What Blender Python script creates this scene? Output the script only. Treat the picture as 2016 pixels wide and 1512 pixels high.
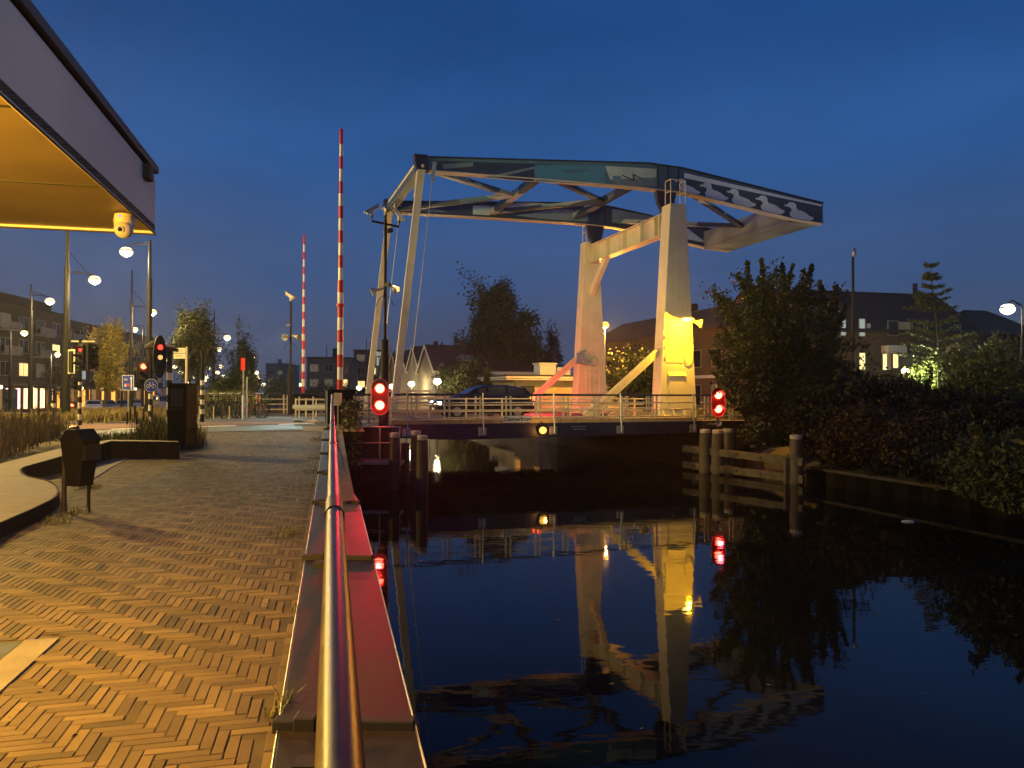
import bpy, math, random
import numpy as np
from mathutils import Vector, Matrix
PI = math.pi; R = math.radians
for o in list(bpy.data.objects): bpy.data.objects.remove(o)
sc = bpy.context.scene
COL = sc.collection

# ------------------------------------------------------------------ camera
H = 3.1
F = 1480.0
cd = bpy.data.cameras.new('camera'); cam = bpy.data.objects.new('camera', cd); COL.objects.link(cam)
cd.sensor_width = 36; cd.lens = 36 * F / 2016
cd.clip_start = 0.02; cd.clip_end = 3000
cam.matrix_world = Matrix.Translation((0, 0, H)) @ Matrix.Rotation(R(90) + math.atan(17.6 / F), 4, 'X') @ Matrix.Rotation(0.0025, 4, 'Z')
sc.camera = cam

# ------------------------------------------------------------------ sky: a clear sky long after sunset
w = bpy.data.worlds.new('World'); sc.world = w; w.use_nodes = True
nt = w.node_tree; bg = nt.nodes['Background']
tc = nt.nodes.new('ShaderNodeTexCoord'); sep = nt.nodes.new('ShaderNodeSeparateXYZ')
nt.links.new(tc.outputs['Generated'], sep.inputs[0])
ramp = nt.nodes.new('ShaderNodeValToRGB')
nt.links.new(sep.outputs['Z'], ramp.inputs[0])
cr = ramp.color_ramp; cr.interpolation = 'EASE'
stops = [(0.0, (0.058, 0.066, 0.105)), (0.06, (0.058, 0.080, 0.150)), (0.16, (0.043, 0.092, 0.225)),
         (0.30, (0.024, 0.092, 0.280)), (0.45, (0.013, 0.066, 0.230)), (1.0, (0.005, 0.025, 0.11))]
while len(cr.elements) < len(stops): cr.elements.new(0.5)
for e, (p, c) in zip(cr.elements, stops): e.position = p; e.color = (*c, 1)
cn = nt.nodes.new('ShaderNodeTexNoise'); cn.inputs['Scale'].default_value = 2.6; cn.inputs['Detail'].default_value = 5; cn.inputs['Roughness'].default_value = .55
cm = nt.nodes.new('ShaderNodeMapping'); cm.inputs['Scale'].default_value = (1, 1, 3.2); nt.links.new(tc.outputs['Generated'], cm.inputs[0]); nt.links.new(cm.outputs[0], cn.inputs['Vector'])
cmr = nt.nodes.new('ShaderNodeMapRange'); cmr.inputs[1].default_value = .3; cmr.inputs[2].default_value = .7; cmr.inputs[3].default_value = .88; cmr.inputs[4].default_value = 1.12; nt.links.new(cn.outputs[0], cmr.inputs[0])
cx_ = nt.nodes.new('ShaderNodeVectorMath'); cx_.operation = 'SCALE'; nt.links.new(ramp.outputs[0], cx_.inputs[0]); nt.links.new(cmr.outputs[0], cx_.inputs['Scale'])
nt.links.new(cx_.outputs[0], bg.inputs[0]); bg.inputs[1].default_value = 1.0
sc.view_settings.view_transform = 'Standard'; sc.view_settings.look = 'None'
sc.view_settings.exposure = 0; sc.view_settings.gamma = 1
sc.render.engine = 'CYCLES'
cy = sc.cycles
cy.use_denoising = True; cy.max_bounces = 6; cy.diffuse_bounces = 2; cy.glossy_bounces = 3
cy.transmission_bounces = 3; cy.caustics_reflective = False; cy.caustics_refractive = False
cy.sample_clamp_indirect = 3.0
try: cy.use_light_tree = True
except Exception: pass

# ------------------------------------------------------------------ helpers
def at(px, py, Y):
    r = 0.0025
    yy = py - 773.6 - r * (px - 1008)
    return Vector(((px - 1008 + r * (py - 773.6)) / F * Y, Y, H - yy * Y / F))
def atz(px, py, z):
    yy = py - 773.6 - 0.0025 * (px - 1008)
    return at(px, py, F * (H - z) / yy)

def interp(tbl, x):
    if x <= tbl[0][0]: return tbl[0][1]
    for (a, b), (c, d) in zip(tbl, tbl[1:]):
        if x <= c: return b + (d - b) * (x - a) / (c - a)
    return tbl[-1][1]
ZL = [(-20, 1.5), (10.5, 1.52), (14, 1.56), (17.5, 1.63), (21, 1.72), (24.5, 1.86), (26.6, 1.99), (42, 1.97), (48, 1.62), (56, 1.25), (70, .9), (100, .5), (1200, .4)]
def zl(Y): return interp(ZL, Y)

class MB:
    def __init__(s): s.v = []; s.f = []; s.m = []; s.k = 0
    def add(s, vs, fs):
        b = len(s.v); s.v += [tuple(v) for v in vs]
        s.f += [tuple(b + i for i in f) for f in fs]; s.m += [s.k] * len(fs); return s
    def hexa(s, q):  # 4 bottom + 4 top
        return s.add(q, [(3, 2, 1, 0), (4, 5, 6, 7), (0, 1, 5, 4), (1, 2, 6, 5), (2, 3, 7, 6), (3, 0, 4, 7)])
    def box(s, c, d, rz=0, rx=0, ry=0):
        M = Matrix.Translation(c) @ Matrix.Rotation(rz, 4, 'Z') @ Matrix.Rotation(ry, 4, 'Y') @ Matrix.Rotation(rx, 4, 'X')
        x, y, z = d[0] / 2, d[1] / 2, d[2] / 2
        return s.hexa([M @ Vector(p) for p in ((-x, -y, -z), (x, -y, -z), (x, y, -z), (-x, y, -z), (-x, -y, z), (x, -y, z), (x, y, z), (-x, y, z))])
    def b2(s, x0, x1, y0, y1, z0, z1):
        return s.box(((x0 + x1) / 2, (y0 + y1) / 2, (z0 + z1) / 2), (abs(x1 - x0), abs(y1 - y0), abs(z1 - z0)))
    def bar(s, p0, p1, w, h, up=(0, 0, 1)):
        p0 = Vector(p0); p1 = Vector(p1); d = (p1 - p0).normalized()
        a = d.cross(Vector(up))
        if a.length < 1e-4: a = d.cross(Vector((0, 1, 0)))
        a.normalize(); b = a.cross(d).normalized(); a = a * w / 2; b = b * h / 2
        return s.hexa([p0 - a - b, p0 + a - b, p1 + a - b, p1 - a - b, p0 - a + b, p0 + a + b, p1 + a + b, p1 - a + b])
    def tube(s, pts, r, n=8, r1=None, cap=True):
        pts = [Vector(p) for p in pts]; m = len(pts); b = len(s.v); ref = None
        for i, p in enumerate(pts):
            d = (pts[min(i + 1, m - 1)] - pts[max(i - 1, 0)]).normalized()
            if ref is None: ref = Vector((0, 0, 1)) if abs(d.z) < .9 else Vector((0, 1, 0))
            a = ref - d * ref.dot(d)
            if a.length < 1e-4: a = d.orthogonal()
            a.normalize(); ref = a; c = d.cross(a)
            rr = r[i] if isinstance(r, (list, tuple)) else (r if r1 is None else r + (r1 - r) * i / max(1, m - 1))
            for k in range(n):
                t = 2 * PI * k / n; s.v.append(tuple(p + (a * math.cos(t) + c * math.sin(t)) * rr))
        for i in range(m - 1):
            for k in range(n):
                k2 = (k + 1) % n
                s.f.append((b + i * n + k, b + i * n + k2, b + (i + 1) * n + k2, b + (i + 1) * n + k)); s.m.append(s.k)
        if cap:
            s.f.append(tuple(b + k for k in range(n))[::-1]); s.m.append(s.k)
            s.f.append(tuple(b + (m - 1) * n + k for k in range(n))); s.m.append(s.k)
        return s
    def cyl(s, p0, p1, r0, r1=None, n=12, cap=True):
        return s.tube([p0, p1], r0, n, r0 if r1 is None else r1, cap)
    def sph(s, c, r, n=12, m=8):
        if not isinstance(r, (tuple, list)): r = (r, r, r)
        c = Vector(c); vs = [c + Vector((0, 0, r[2]))]
        for i in range(1, m):
            a = PI * i / m
            for k in range(n):
                t = 2 * PI * k / n
                vs.append(c + Vector((r[0] * math.sin(a) * math.cos(t), r[1] * math.sin(a) * math.sin(t), r[2] * math.cos(a))))
        vs.append(c - Vector((0, 0, r[2]))); fs = []
        for k in range(n):
            fs.append((0, 1 + k, 1 + (k + 1) % n)); e = 1 + (m - 2) * n
            fs.append((len(vs) - 1, e + (k + 1) % n, e + k))
        for i in range(m - 2):
            for k in range(n):
                a = 1 + i * n + k; b2 = 1 + i * n + (k + 1) % n
                fs.append((a, a + n, b2 + n, b2))
        return s.add(vs, fs)
    def lathe(s, prof, c=(0, 0, 0), n=16, M=None):
        c = Vector(c); vs = []; fs = []
        for (r, z) in prof:
            for k in range(n):
                t = 2 * PI * k / n; p = Vector((r * math.cos(t), r * math.sin(t), z))
                vs.append(c + (M @ p if M else p))
        for i in range(len(prof) - 1):
            for k in range(n):
                k2 = (k + 1) % n; fs.append((i * n + k, i * n + k2, (i + 1) * n + k2, (i + 1) * n + k))
        return s.add(vs, fs)
    def ext(s, pts, d):  # extrude an outline by vector d
        pts = [Vector(p) for p in pts]; d = Vector(d); n = len(pts)
        fs = [tuple(range(n))[::-1], tuple(range(n, 2 * n))] + [(i, (i + 1) % n, n + (i + 1) % n, n + i) for i in range(n)]
        return s.add(pts + [p + d for p in pts], fs)
    def build(s, name, mats, parent=None, smooth=False, bevel=0, loc=None):
        me = bpy.data.meshes.new(name); me.from_pydata(s.v, [], s.f)
        if not isinstance(mats, (list, tuple)): mats = [mats]
        for m in mats: me.materials.append(m)
        if len(mats) > 1: me.polygons.foreach_set('material_index', s.m)
        if smooth: me.polygons.foreach_set('use_smooth', [True] * len(me.polygons))
        me.update()
        o = bpy.data.objects.new(name, me); COL.objects.link(o)
        if parent: o.parent = parent
        if loc: o.location = loc
        if bevel:
            b = o.modifiers.new('bevel', 'BEVEL'); b.width = bevel; b.segments = 2; b.limit_method = 'ANGLE'
        if smooth:
            try:
                me.set_sharp_from_angle(angle=R(40))
            except Exception: pass
        return o

def tag(o, label, cat, group=None):
    o['label'] = label; o['category'] = cat
    if group: o['group'] = group
    return o
def struct(o, kind='structure'): o['kind'] = kind; return o
def thing(name, label, cat, loc=(0, 0, 0), rz=0, group=None):
    o = bpy.data.objects.new(name, None); o.empty_display_size = .2; COL.objects.link(o)
    o.location = loc; o.rotation_euler = (0, 0, rz); return tag(o, label, cat, group)
def dup(root, loc, rz, label, group=None, scale=None):
    r = root.copy(); COL.objects.link(r); r.location = loc; r.rotation_euler = (0, 0, rz); r['label'] = label
    if group: r['group'] = group
    if scale: r.scale = (scale,) * 3
    for ch in list(root.children):
        c = ch.copy(); COL.objects.link(c); c.parent = r
        for g in ch.children:
            d = g.copy(); COL.objects.link(d); d.parent = c
    return r

def mat(name, col, rough=.6, metal=0, var=.18, scale=6, bump=0.0, bscale=None, emit=None, strength=1, col2=None, spec=None, detail=4):
    m = bpy.data.materials.new(name); m.use_nodes = True; n = m.node_tree; p = n.nodes['Principled BSDF']
    p.inputs['Roughness'].default_value = rough; p.inputs['Metallic'].default_value = metal
    if spec is not None: p.inputs['Specular IOR Level'].default_value = spec
    p.inputs['Base Color'].default_value = (*col, 1)
    if emit:
        p.inputs['Emission Color'].default_value = (*emit, 1); p.inputs['Emission Strength'].default_value = strength
    if var or bump:
        t = n.nodes.new('ShaderNodeTexCoord')
        nz = n.nodes.new('ShaderNodeTexNoise'); nz.inputs['Scale'].default_value = scale; nz.inputs['Detail'].default_value = detail
        n.links.new(t.outputs['Object'], nz.inputs['Vector'])
        if var:
            rp = n.nodes.new('ShaderNodeValToRGB'); rp.color_ramp.elements[0].position = .3; rp.color_ramp.elements[1].position = .7
            c2 = col2 or tuple(min(1, c * (1 + var)) for c in col); c1 = tuple(c * (1 - var) for c in col)
            rp.color_ramp.elements[0].color = (*c1, 1); rp.color_ramp.elements[1].color = (*c2, 1)
            n.links.new(nz.outputs[0], rp.inputs[0]); n.links.new(rp.outputs[0], p.inputs['Base Color'])
            mr = n.nodes.new('ShaderNodeMapRange'); mr.inputs[3].default_value = max(.03, rough - .12); mr.inputs[4].default_value = min(1, rough + .12)
            n.links.new(nz.outputs[0], mr.inputs[0]); n.links.new(mr.outputs[0], p.inputs['Roughness'])
        if bump:
            b = n.nodes.new('ShaderNodeBump'); b.inputs['Strength'].default_value = 1; b.inputs['Distance'].default_value = bump
            nb = n.nodes.new('ShaderNodeTexNoise'); nb.inputs['Scale'].default_value = bscale or scale * 6; nb.inputs['Detail'].default_value = 5
            n.links.new(t.outputs['Object'], nb.inputs['Vector'])
            n.links.new(nb.outputs[0], b.inputs['Height']); n.links.new(b.outputs[0], p.inputs['Normal'])
    return m
def emis(name, col, s): return mat(name, (.02, .02, .02), .5, var=0, emit=col, strength=s)
def brickmat(name, c1, c2, mortar, sx=.21, sy=.065, axis='XZ', rough=.85):
    m = bpy.data.materials.new(name); m.use_nodes = True; n = m.node_tree; p = n.nodes['Principled BSDF']
    p.inputs['Roughness'].default_value = rough
    t = n.nodes.new('ShaderNodeTexCoord'); s = n.nodes.new('ShaderNodeSeparateXYZ'); c = n.nodes.new('ShaderNodeCombineXYZ')
    n.links.new(t.outputs['Object'], s.inputs[0])
    ad = n.nodes.new('ShaderNodeMath'); ad.operation = 'ADD'
    n.links.new(s.outputs[0], ad.inputs[0]); n.links.new(s.outputs[1], ad.inputs[1])
    n.links.new(ad.outputs[0], c.inputs[0]); n.links.new(s.outputs[2], c.inputs[1])
    b = n.nodes.new('ShaderNodeTexBrick'); b.inputs['Scale'].default_value = 1
    b.inputs['Brick Width'].default_value = sx; b.inputs['Row Height'].default_value = sy; b.inputs['Mortar Size'].default_value = .01
    b.inputs['Color1'].default_value = (*c1, 1); b.inputs['Color2'].default_value = (*c2, 1); b.inputs['Mortar'].default_value = (*mortar, 1)
    n.links.new(c.outputs[0], b.inputs['Vector'])
    nz = n.nodes.new('ShaderNodeTexNoise'); nz.inputs['Scale'].default_value = .7; nz.inputs['Detail'].default_value = 5
    n.links.new(t.outputs['Object'], nz.inputs['Vector'])
    mx = n.nodes.new('ShaderNodeMix'); mx.data_type = 'RGBA'; mx.blend_type = 'MULTIPLY'; mx.inputs[0].default_value = .5
    n.links.new(b.outputs[0], mx.inputs[6]); n.links.new(nz.outputs[0], mx.inputs[7]); n.links.new(mx.outputs[2], p.inputs['Base Color'])
    return m
def attrmat(name, c1, c2, rough=.7, trans=0, attr='shade', bump=0):
    m = bpy.data.materials.new(name); m.use_nodes = True; n = m.node_tree; p = n.nodes['Principled BSDF']
    p.inputs['Roughness'].default_value = rough; p.inputs['Specular IOR Level'].default_value = .25
    a = n.nodes.new('ShaderNodeAttribute'); a.attribute_name = attr
    rp = n.nodes.new('ShaderNodeValToRGB')
    cols = [c1, c2] if not isinstance(c1[0], tuple) else list(c1)
    while len(rp.color_ramp.elements) < len(cols): rp.color_ramp.elements.new(.5)
    for i, c in enumerate(cols):
        rp.color_ramp.elements[i].position = i / (len(cols) - 1); rp.color_ramp.elements[i].color = (*c, 1)
    n.links.new(a.outputs['Fac'], rp.inputs[0]); n.links.new(rp.outputs[0], p.inputs['Base Color'])
    if bump:
        t = n.nodes.new('ShaderNodeTexCoord'); nz = n.nodes.new('ShaderNodeTexNoise'); nz.inputs['Scale'].default_value = 60; nz.inputs['Detail'].default_value = 6
        n.links.new(t.outputs['Object'], nz.inputs['Vector'])
        b = n.nodes.new('ShaderNodeBump'); b.inputs['Distance'].default_value = bump; n.links.new(nz.outputs[0], b.inputs['Height']); n.links.new(b.outputs[0], p.inputs['Normal'])
        mx = n.nodes.new('ShaderNodeMix'); mx.data_type = 'RGBA'; mx.blend_type = 'MULTIPLY'; mx.inputs[0].default_value = .6
        nz2 = n.nodes.new('ShaderNodeTexNoise'); nz2.inputs['Scale'].default_value = 2.2; nz2.inputs['Detail'].default_value = 8
        n.links.new(t.outputs['Object'], nz2.inputs['Vector'])
        n.links.new(rp.outputs[0], mx.inputs[6]); n.links.new(nz2.outputs[0], mx.inputs[7]); n.links.new(mx.outputs[2], p.inputs['Base Color'])
    return m
def npmesh(name, V, Fq, m, parent=None, shade=None, loc=None):
    """V (n,3), Fq (k,4) or (k,3)"""
    me = bpy.data.meshes.new(name); k, c = Fq.shape
    me.vertices.add(len(V)); me.vertices.foreach_set('co', np.ascontiguousarray(V, dtype=np.float32).ravel())
    me.loops.add(k * c); me.loops.foreach_set('vertex_index', np.ascontiguousarray(Fq, dtype=np.int32).ravel())
    me.polygons.add(k); me.polygons.foreach_set('loop_start', np.arange(0, k * c, c, dtype=np.int32))
    me.polygons.foreach_set('loop_total', np.full(k, c, dtype=np.int32))
    if shade is not None:
        a = me.attributes.new('shade', 'FLOAT', 'FACE'); a.data.foreach_set('value', np.ascontiguousarray(shade, dtype=np.float32))
    me.materials.append(m); me.update(calc_edges=True); me.validate(); me.shade_flat()
    o = bpy.data.objects.new(name, me); COL.objects.link(o)
    if parent: o.parent = parent
    if loc is not None: o.location = loc
    return o
def lamp(name, loc, power, col, r=.12, spot=None, to=None, blend=.5, parent=None):
    L = bpy.data.lights.new(name, 'SPOT' if spot else 'POINT'); L.energy = power; L.color = col; L.shadow_soft_size = r
    if spot: L.spot_size = spot; L.spot_blend = blend
    o = bpy.data.objects.new(name, L); COL.objects.link(o); o.location = loc
    if parent: o.parent = parent
    if to is not None:
        o.rotation_euler = (Vector(to) - Vector(loc)).to_track_quat('-Z', 'Y').to_euler()
    return o

# ------------------------------------------------------------------ materials
M = {}
M['paint_dark'] = mat('dark_paint', (.012, .012, .014), .35, var=.3, scale=9)
M['post_black'] = mat('black_post', (.011, .011, .012), .55, var=.3, scale=5, spec=.25)
M['galv'] = mat('galvanised', (.42, .42, .4), .4, .75, var=.2, scale=14)
M['chrome'] = mat('brushed_steel', (.085, .07, .055), .36, 1.0, var=.15, scale=30, bump=.00006, bscale=140)
M['collar'] = mat('rubber_collar', (.015, .014, .013), .45, var=.3, scale=30)
M['plate'] = mat('coping_steel', (.024, .017, .017), .55, .0, spec=.3, var=.4, scale=5, bump=.0006, bscale=120)
M['bars'] = mat('coping_bracket', (.012, .012, .012), .6, var=.3)
M['cream'] = mat('cream_tower_paint', (.60, .56, .40), .55, var=.1, scale=1.3, bump=.001, bscale=40, detail=9)
def streaks(m, amt=.35, col=(.33, .2, .1)):
    n = m.node_tree; p = n.nodes['Principled BSDF']; src = p.inputs['Base Color'].links[0].from_socket
    t = n.nodes.new('ShaderNodeTexCoord'); mp = n.nodes.new('ShaderNodeMapping'); mp.inputs['Scale'].default_value = (5, 5, .22); n.links.new(t.outputs['Object'], mp.inputs[0])
    nz = n.nodes.new('ShaderNodeTexNoise'); nz.inputs['Scale'].default_value = 1.6; nz.inputs['Detail'].default_value = 9; nz.inputs['Roughness'].default_value = .7; n.links.new(mp.outputs[0], nz.inputs['Vector'])
    r = n.nodes.new('ShaderNodeMapRange'); r.inputs[1].default_value = .54; r.inputs[2].default_value = .78; r.inputs[4].default_value = amt; n.links.new(nz.outputs[0], r.inputs[0])
    mx = n.nodes.new('ShaderNodeMix'); mx.data_type = 'RGBA'; n.links.new(r.outputs[0], mx.inputs[0]); n.links.new(src, mx.inputs[6]); mx.inputs[7].default_value = (*col, 1); n.links.new(mx.outputs[2], p.inputs['Base Color'])
streaks(M['cream'], .55); streaks(M['plate'], .5, (.05, .04, .035))
M['rail_cream'] = mat('cream_rail_paint', (.62, .54, .38), .4, var=.12, scale=5)
M['navy'] = mat('navy_girder_paint', (.016, .018, .045), .4, var=.3, scale=2)
M['rod'] = mat('pale_rod_paint', (.50, .47, .42), .45, var=.12, scale=2)
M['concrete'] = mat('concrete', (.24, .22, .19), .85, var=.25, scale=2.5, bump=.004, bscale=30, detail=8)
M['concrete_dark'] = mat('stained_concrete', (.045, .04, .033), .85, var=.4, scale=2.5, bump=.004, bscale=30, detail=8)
M['asphalt'] = mat('asphalt', (.055, .055, .058), .8, var=.25, scale=2.5, bump=.003, bscale=150, detail=8)
M['red_asphalt'] = mat('cycle_path_asphalt', (.17, .09, .07), .8, var=.2, scale=2, bump=.003, bscale=120)
M['marking'] = mat('road_marking', (.62, .62, .58), .6, var=.2, scale=6)
M['cortenband'] = mat('planter_coping', (.36, .26, .15), .75, var=.2, scale=4, bump=.001, detail=9)
M['corten'] = mat('weathering_steel', (.022, .014, .010), .8, spec=.2, var=.35, scale=3, detail=9)
M['soil'] = mat('soil', (.03, .024, .018), .95, var=.4, scale=12, bump=.03, bscale=20)
M['wood'] = mat('weathered_timber', (.085, .07, .048), .8, var=.45, scale=3, bump=.006, bscale=24, detail=10)
M['wood_dark'] = mat('tarred_timber', (.045, .036, .027), .8, var=.5, scale=3, bump=.006, bscale=24, detail=10)
M['cap'] = mat('pile_cap', (.36, .33, .3), .6, var=.2)
M['white'] = mat('white_paint', (.72, .72, .70), .5, var=.08)
M['red'] = mat('red_paint', (.62, .03, .02), .45, var=.12)
M['blue_sign'] = mat('blue_sign', (.02, .045, .36), .4, var=.05)
M['black'] = mat('matt_black', (.01, .01, .01), .6, var=.2)
M['horn'] = mat('horn_grey', (.55, .52, .45), .5, var=.1)
M['glass_dark'] = mat('dark_glass', (.015, .018, .022), .06, var=0)
M['roof'] = mat('dark_roof_tiles', (.075, .036, .022), .8, var=.3, scale=1.2, bump=.02, bscale=5)
M['frame'] = mat('window_frame', (.28, .26, .22), .5, var=.1)
M['trim'] = mat('white_trim', (.62, .6, .52), .5, var=.1)
M['bark'] = mat('bark', (.06, .045, .032), .9, var=.35, scale=8, bump=.01, bscale=30)
M['lit_warm'] = emis('lit_window', (1, .62, .22), 1.6)
M['lit_yellow'] = emis('lit_window_yellow', (1, .78, .32), 1.5)
M['lit_dim'] = emis('dim_window', (.75, .6, .36), .12)
M['lit_white'] = emis('lit_window_white', (.7, .8, .72), .45)
M['globe'] = emis('street_lamp_glow', (1, .80, .42), 2.6)
M['globe_far'] = emis('far_lamp_glow', (1, .84, .5), 2.6)
M['globe_white'] = emis('white_lamp_glow', (1, .88, .58), 5)
M['globe_orange'] = emis('sodium_lamp_glow', (1, .42, .05), 5)
M['red_lens'] = emis('red_lens', (1, .06, .03), 30)
M['glow_red'] = emis('small_red_lens', (1, .02, .01), 8)
WARM = (1, .70, .34); AMBER = (1, .58, .10); SOD = (1, .42, .06); COOL = (.8, .93, 1)
streaks(M['navy'], .3, (.05, .045, .05))
# ------------------------------------------------------------------ ground, water
X0, Y0, TH = 7.3436, 34.1077, 0.3312
CU, SU = math.cos(TH), math.sin(TH)
def B(s, t, z=0): return Vector((X0 + CU * s - SU * t, Y0 + SU * s + CU * t, z))
def s_at(px, t):
    k = (px - 1008) / F
    return (k * (Y0 + CU * t) - X0 + SU * t) / (CU - k * SU)
EDGE = -3.27; WT = 9.066; FAR = WT + 3.27; ZD = 1.996; LEFT = -13.4; RIGHT = -.6
def railx(Y): return .013 - .24 * Y
p1, p2 = B(LEFT, EDGE), B(LEFT, FAR); q1, q2 = B(RIGHT, EDGE), B(RIGHT, FAR)
# bank lines as (Y, X)
LB = [(-15, railx(-15) + .35), (p1.y - .02, railx(p1.y) + .35), (p1.y, p1.x), (p2.y, p2.x), (70, p2.x - .27 * (70 - p2.y)), (150, p2.x - .27 * (150 - p2.y))]
RB = [(-15, 10.6 + .29 * 41.4), (26.4, 10.6), (q1.y - .02, 9.35), (q1.y, q1.x), (q2.y, q2.x), (70, q2.x - .27 * (70 - q2.y)), (150, q2.x - .27 * (150 - q2.y))]
ZR = [(-20, 1.0), (20, 1.0), (26, 1.3), (q1.y - .02, 1.7), (q1.y, 1.98), (48, 1.9), (60, 1.5), (100, .5), (1200, .4)]
YS = sorted(set([y for y, _ in ZL[1:-1]] + [y for y, _ in LB] + [y for y, _ in RB] + [y for y, _ in ZR[1:-1]] + [-15, 150]))
m = MB(); 
for a, b in zip(YS, YS[1:]):
    if a < -15 or b > 150: continue
    xa, xb = interp(LB, a), interp(LB, b)
    if b - a < .05: continue
    m.add([(-900, a, zl(a)), (xa, a, zl(a)), (xb, b, zl(b)), (-900, b, zl(b))], [(0, 1, 2, 3)])
    m.add([(xa, a, zl(a)), (xa, a, -1.5), (xb, b, -1.5), (xb, b, zl(b))], [(0, 1, 2, 3)])
    xa, xb = interp(RB, a), interp(RB, b); za, zb = interp(ZR, a), interp(ZR, b)
    la, lb = (min(za, .5), min(zb, .5)) if a < 28 else (za, zb)
    m.add([(xa, a, la), (xa + 3.2, a, za), (xb + 3.2, b, zb), (xb, b, lb)], [(0, 1, 2, 3)])
    m.add([(xa + 3.2, a, za), (900, a, za), (900, b, zb), (xb + 3.2, b, zb)], [(0, 1, 2, 3)])
    m.add([(xa, a, la), (xb, b, lb), (xb, b, -1.5), (xa, a, -1.5)], [(0, 1, 2, 3)])
m.add([(-900, 150, zl(150)), (900, 150, zl(150)), (900, 1200, .4), (-900, 1200, .4)], [(0, 1, 2, 3)])
m.add([(-60, 150, -1.5), (60, 150, -1.5), (60, 150, zl(150)), (-60, 150, zl(150))], [(0, 1, 2, 3)])
m.add([(-900, -200, 1.5), (900, -200, 1.5), (900, -15, 1.5), (-900, -15, 1.5)], [(0, 1, 2, 3)])
M['ground'] = mat('ground_paving', (.13, .105, .08), .85, var=.3, scale=.8, bump=.006, bscale=25, detail=9)
struct(m.build('ground', M['ground']))

mw = bpy.data.materials.new('canal_water'); mw.use_nodes = True; n = mw.node_tree; p = n.nodes['Principled BSDF']
p.inputs['Base Color'].default_value = (.006, .007, .006, 1); p.inputs['Roughness'].default_value = .025; p.inputs['IOR'].default_value = 1.22
t = n.nodes.new('ShaderNodeTexCoord')
mp = n.nodes.new('ShaderNodeMapping'); mp.inputs['Scale'].default_value = (.55, 1.0, 1); n.links.new(t.outputs['Object'], mp.inputs[0])
n1 = n.nodes.new('ShaderNodeTexNoise'); n1.inputs['Scale'].default_value = 3.4; n1.inputs['Detail'].default_value = 2.5; n1.inputs['Roughness'].default_value = .45
n2 = n.nodes.new('ShaderNodeTexNoise'); n2.inputs['Scale'].default_value = .55; n2.inputs['Detail'].default_value = 1
n.links.new(mp.outputs[0], n1.inputs['Vector']); n.links.new(mp.outputs[0], n2.inputs['Vector'])
a = n.nodes.new('ShaderNodeMath'); a.operation = 'MULTIPLY_ADD'; a.inputs[1].default_value = 2.2
n.links.new(n2.outputs[0], a.inputs[0]); n.links.new(n1.outputs[0], a.inputs[2])
b = n.nodes.new('ShaderNodeBump'); b.inputs['Strength'].default_value = 1; b.inputs['Distance'].default_value = .0017
n.links.new(a.outputs[0], b.inputs['Height']); n.links.new(b.outputs[0], p.inputs['Normal'])
m = MB(); m.add([(-60, -20, 0), (40, -20, 0), (40, 152, 0), (-60, 152, 0)], [(0, 1, 2, 3)])
struct(m.build('water', mw))

# ------------------------------------------------------------------ herringbone brick promenade
rng = np.random.default_rng(4)
L4 = 4; W_ = .0575
def left_edge(Y):  # brick area's left limit
    return interp([(2, -9), (8, -5.9), (10, -6.35), (12, -7.7), (13, -8.7), (17, -7.9), (19, -9.2), (25, -12)], Y)
vs = []; fs = []; sh = []
ang = math.atan(.24); ca, sa = math.cos(ang), math.sin(ang)
ax = np.array([ca, sa]); ay = np.array([-sa, ca])
bricks = []
NI, NJ = 165, 430
for j in range(20, NJ):
    for i in range(-NI, 6):
        mm = (i + j) % (2 * L4)
        if mm == 0: bricks.append((i, j, L4, 1))
        elif mm == L4: bricks.append((i, j, 1, L4))
for (i, j, wi, hj) in bricks:
    c = ax * ((i + wi / 2) * W_) + ay * ((j + hj / 2) * W_)
    x, y = c
    x += .013
    if y > 24.7 or y < 1.2: continue
    if x > railx(y) - .33 or x < left_edge(y): continue
    # strip of the bed at the lower left stays free
    if x < -1.73 - .24 * y + .02 and y < 4.86 + .24 * (x + 2.9): continue
    g = .003; hw = wi * W_ / 2 - g + rng.uniform(-.0012, .0012); hh = hj * W_ / 2 - g + rng.uniform(-.0012, .0012)
    th = rng.normal(0, .012); co, si = math.cos(th), math.sin(th)
    z = zl(y) + .008 + rng.normal(0, .0010) + .0016 * math.sin(x * 2.3 + 1.3 * math.sin(y * .9)) * math.sin(y * 1.7 + x); tx, ty = rng.normal(0, .008, 2)
    base = len(vs)
    for (k, dz) in ((1.0, -.0045), (0.0, 0)):
        for sx, sy in ((-1, -1), (1, -1), (1, 1), (-1, 1)):
            dx = sx * (hw - (0 if k else .0025)); dy = sy * (hh - (0 if k else .0025))
            dx, dy = dx * co - dy * si, dx * si + dy * co
            w2 = ax * dx + ay * dy
            vs.append((x + w2[0], y + w2[1], z + dz + dx * tx + dy * ty + (zl(y + w2[1]) - zl(y))))
    fs += [(base + 4, base + 5, base + 6, base + 7)] + [(base + k, base + (k + 1) % 4, base + 4 + (k + 1) % 4, base + 4 + k) for k in range(4)]
    v = min(1, max(0, rng.beta(2.2, 2.2) + .12 * math.sin(x * 1.1 + 2) * math.sin(y * .8 + x * .6))); sh += [v] * 5
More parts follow.
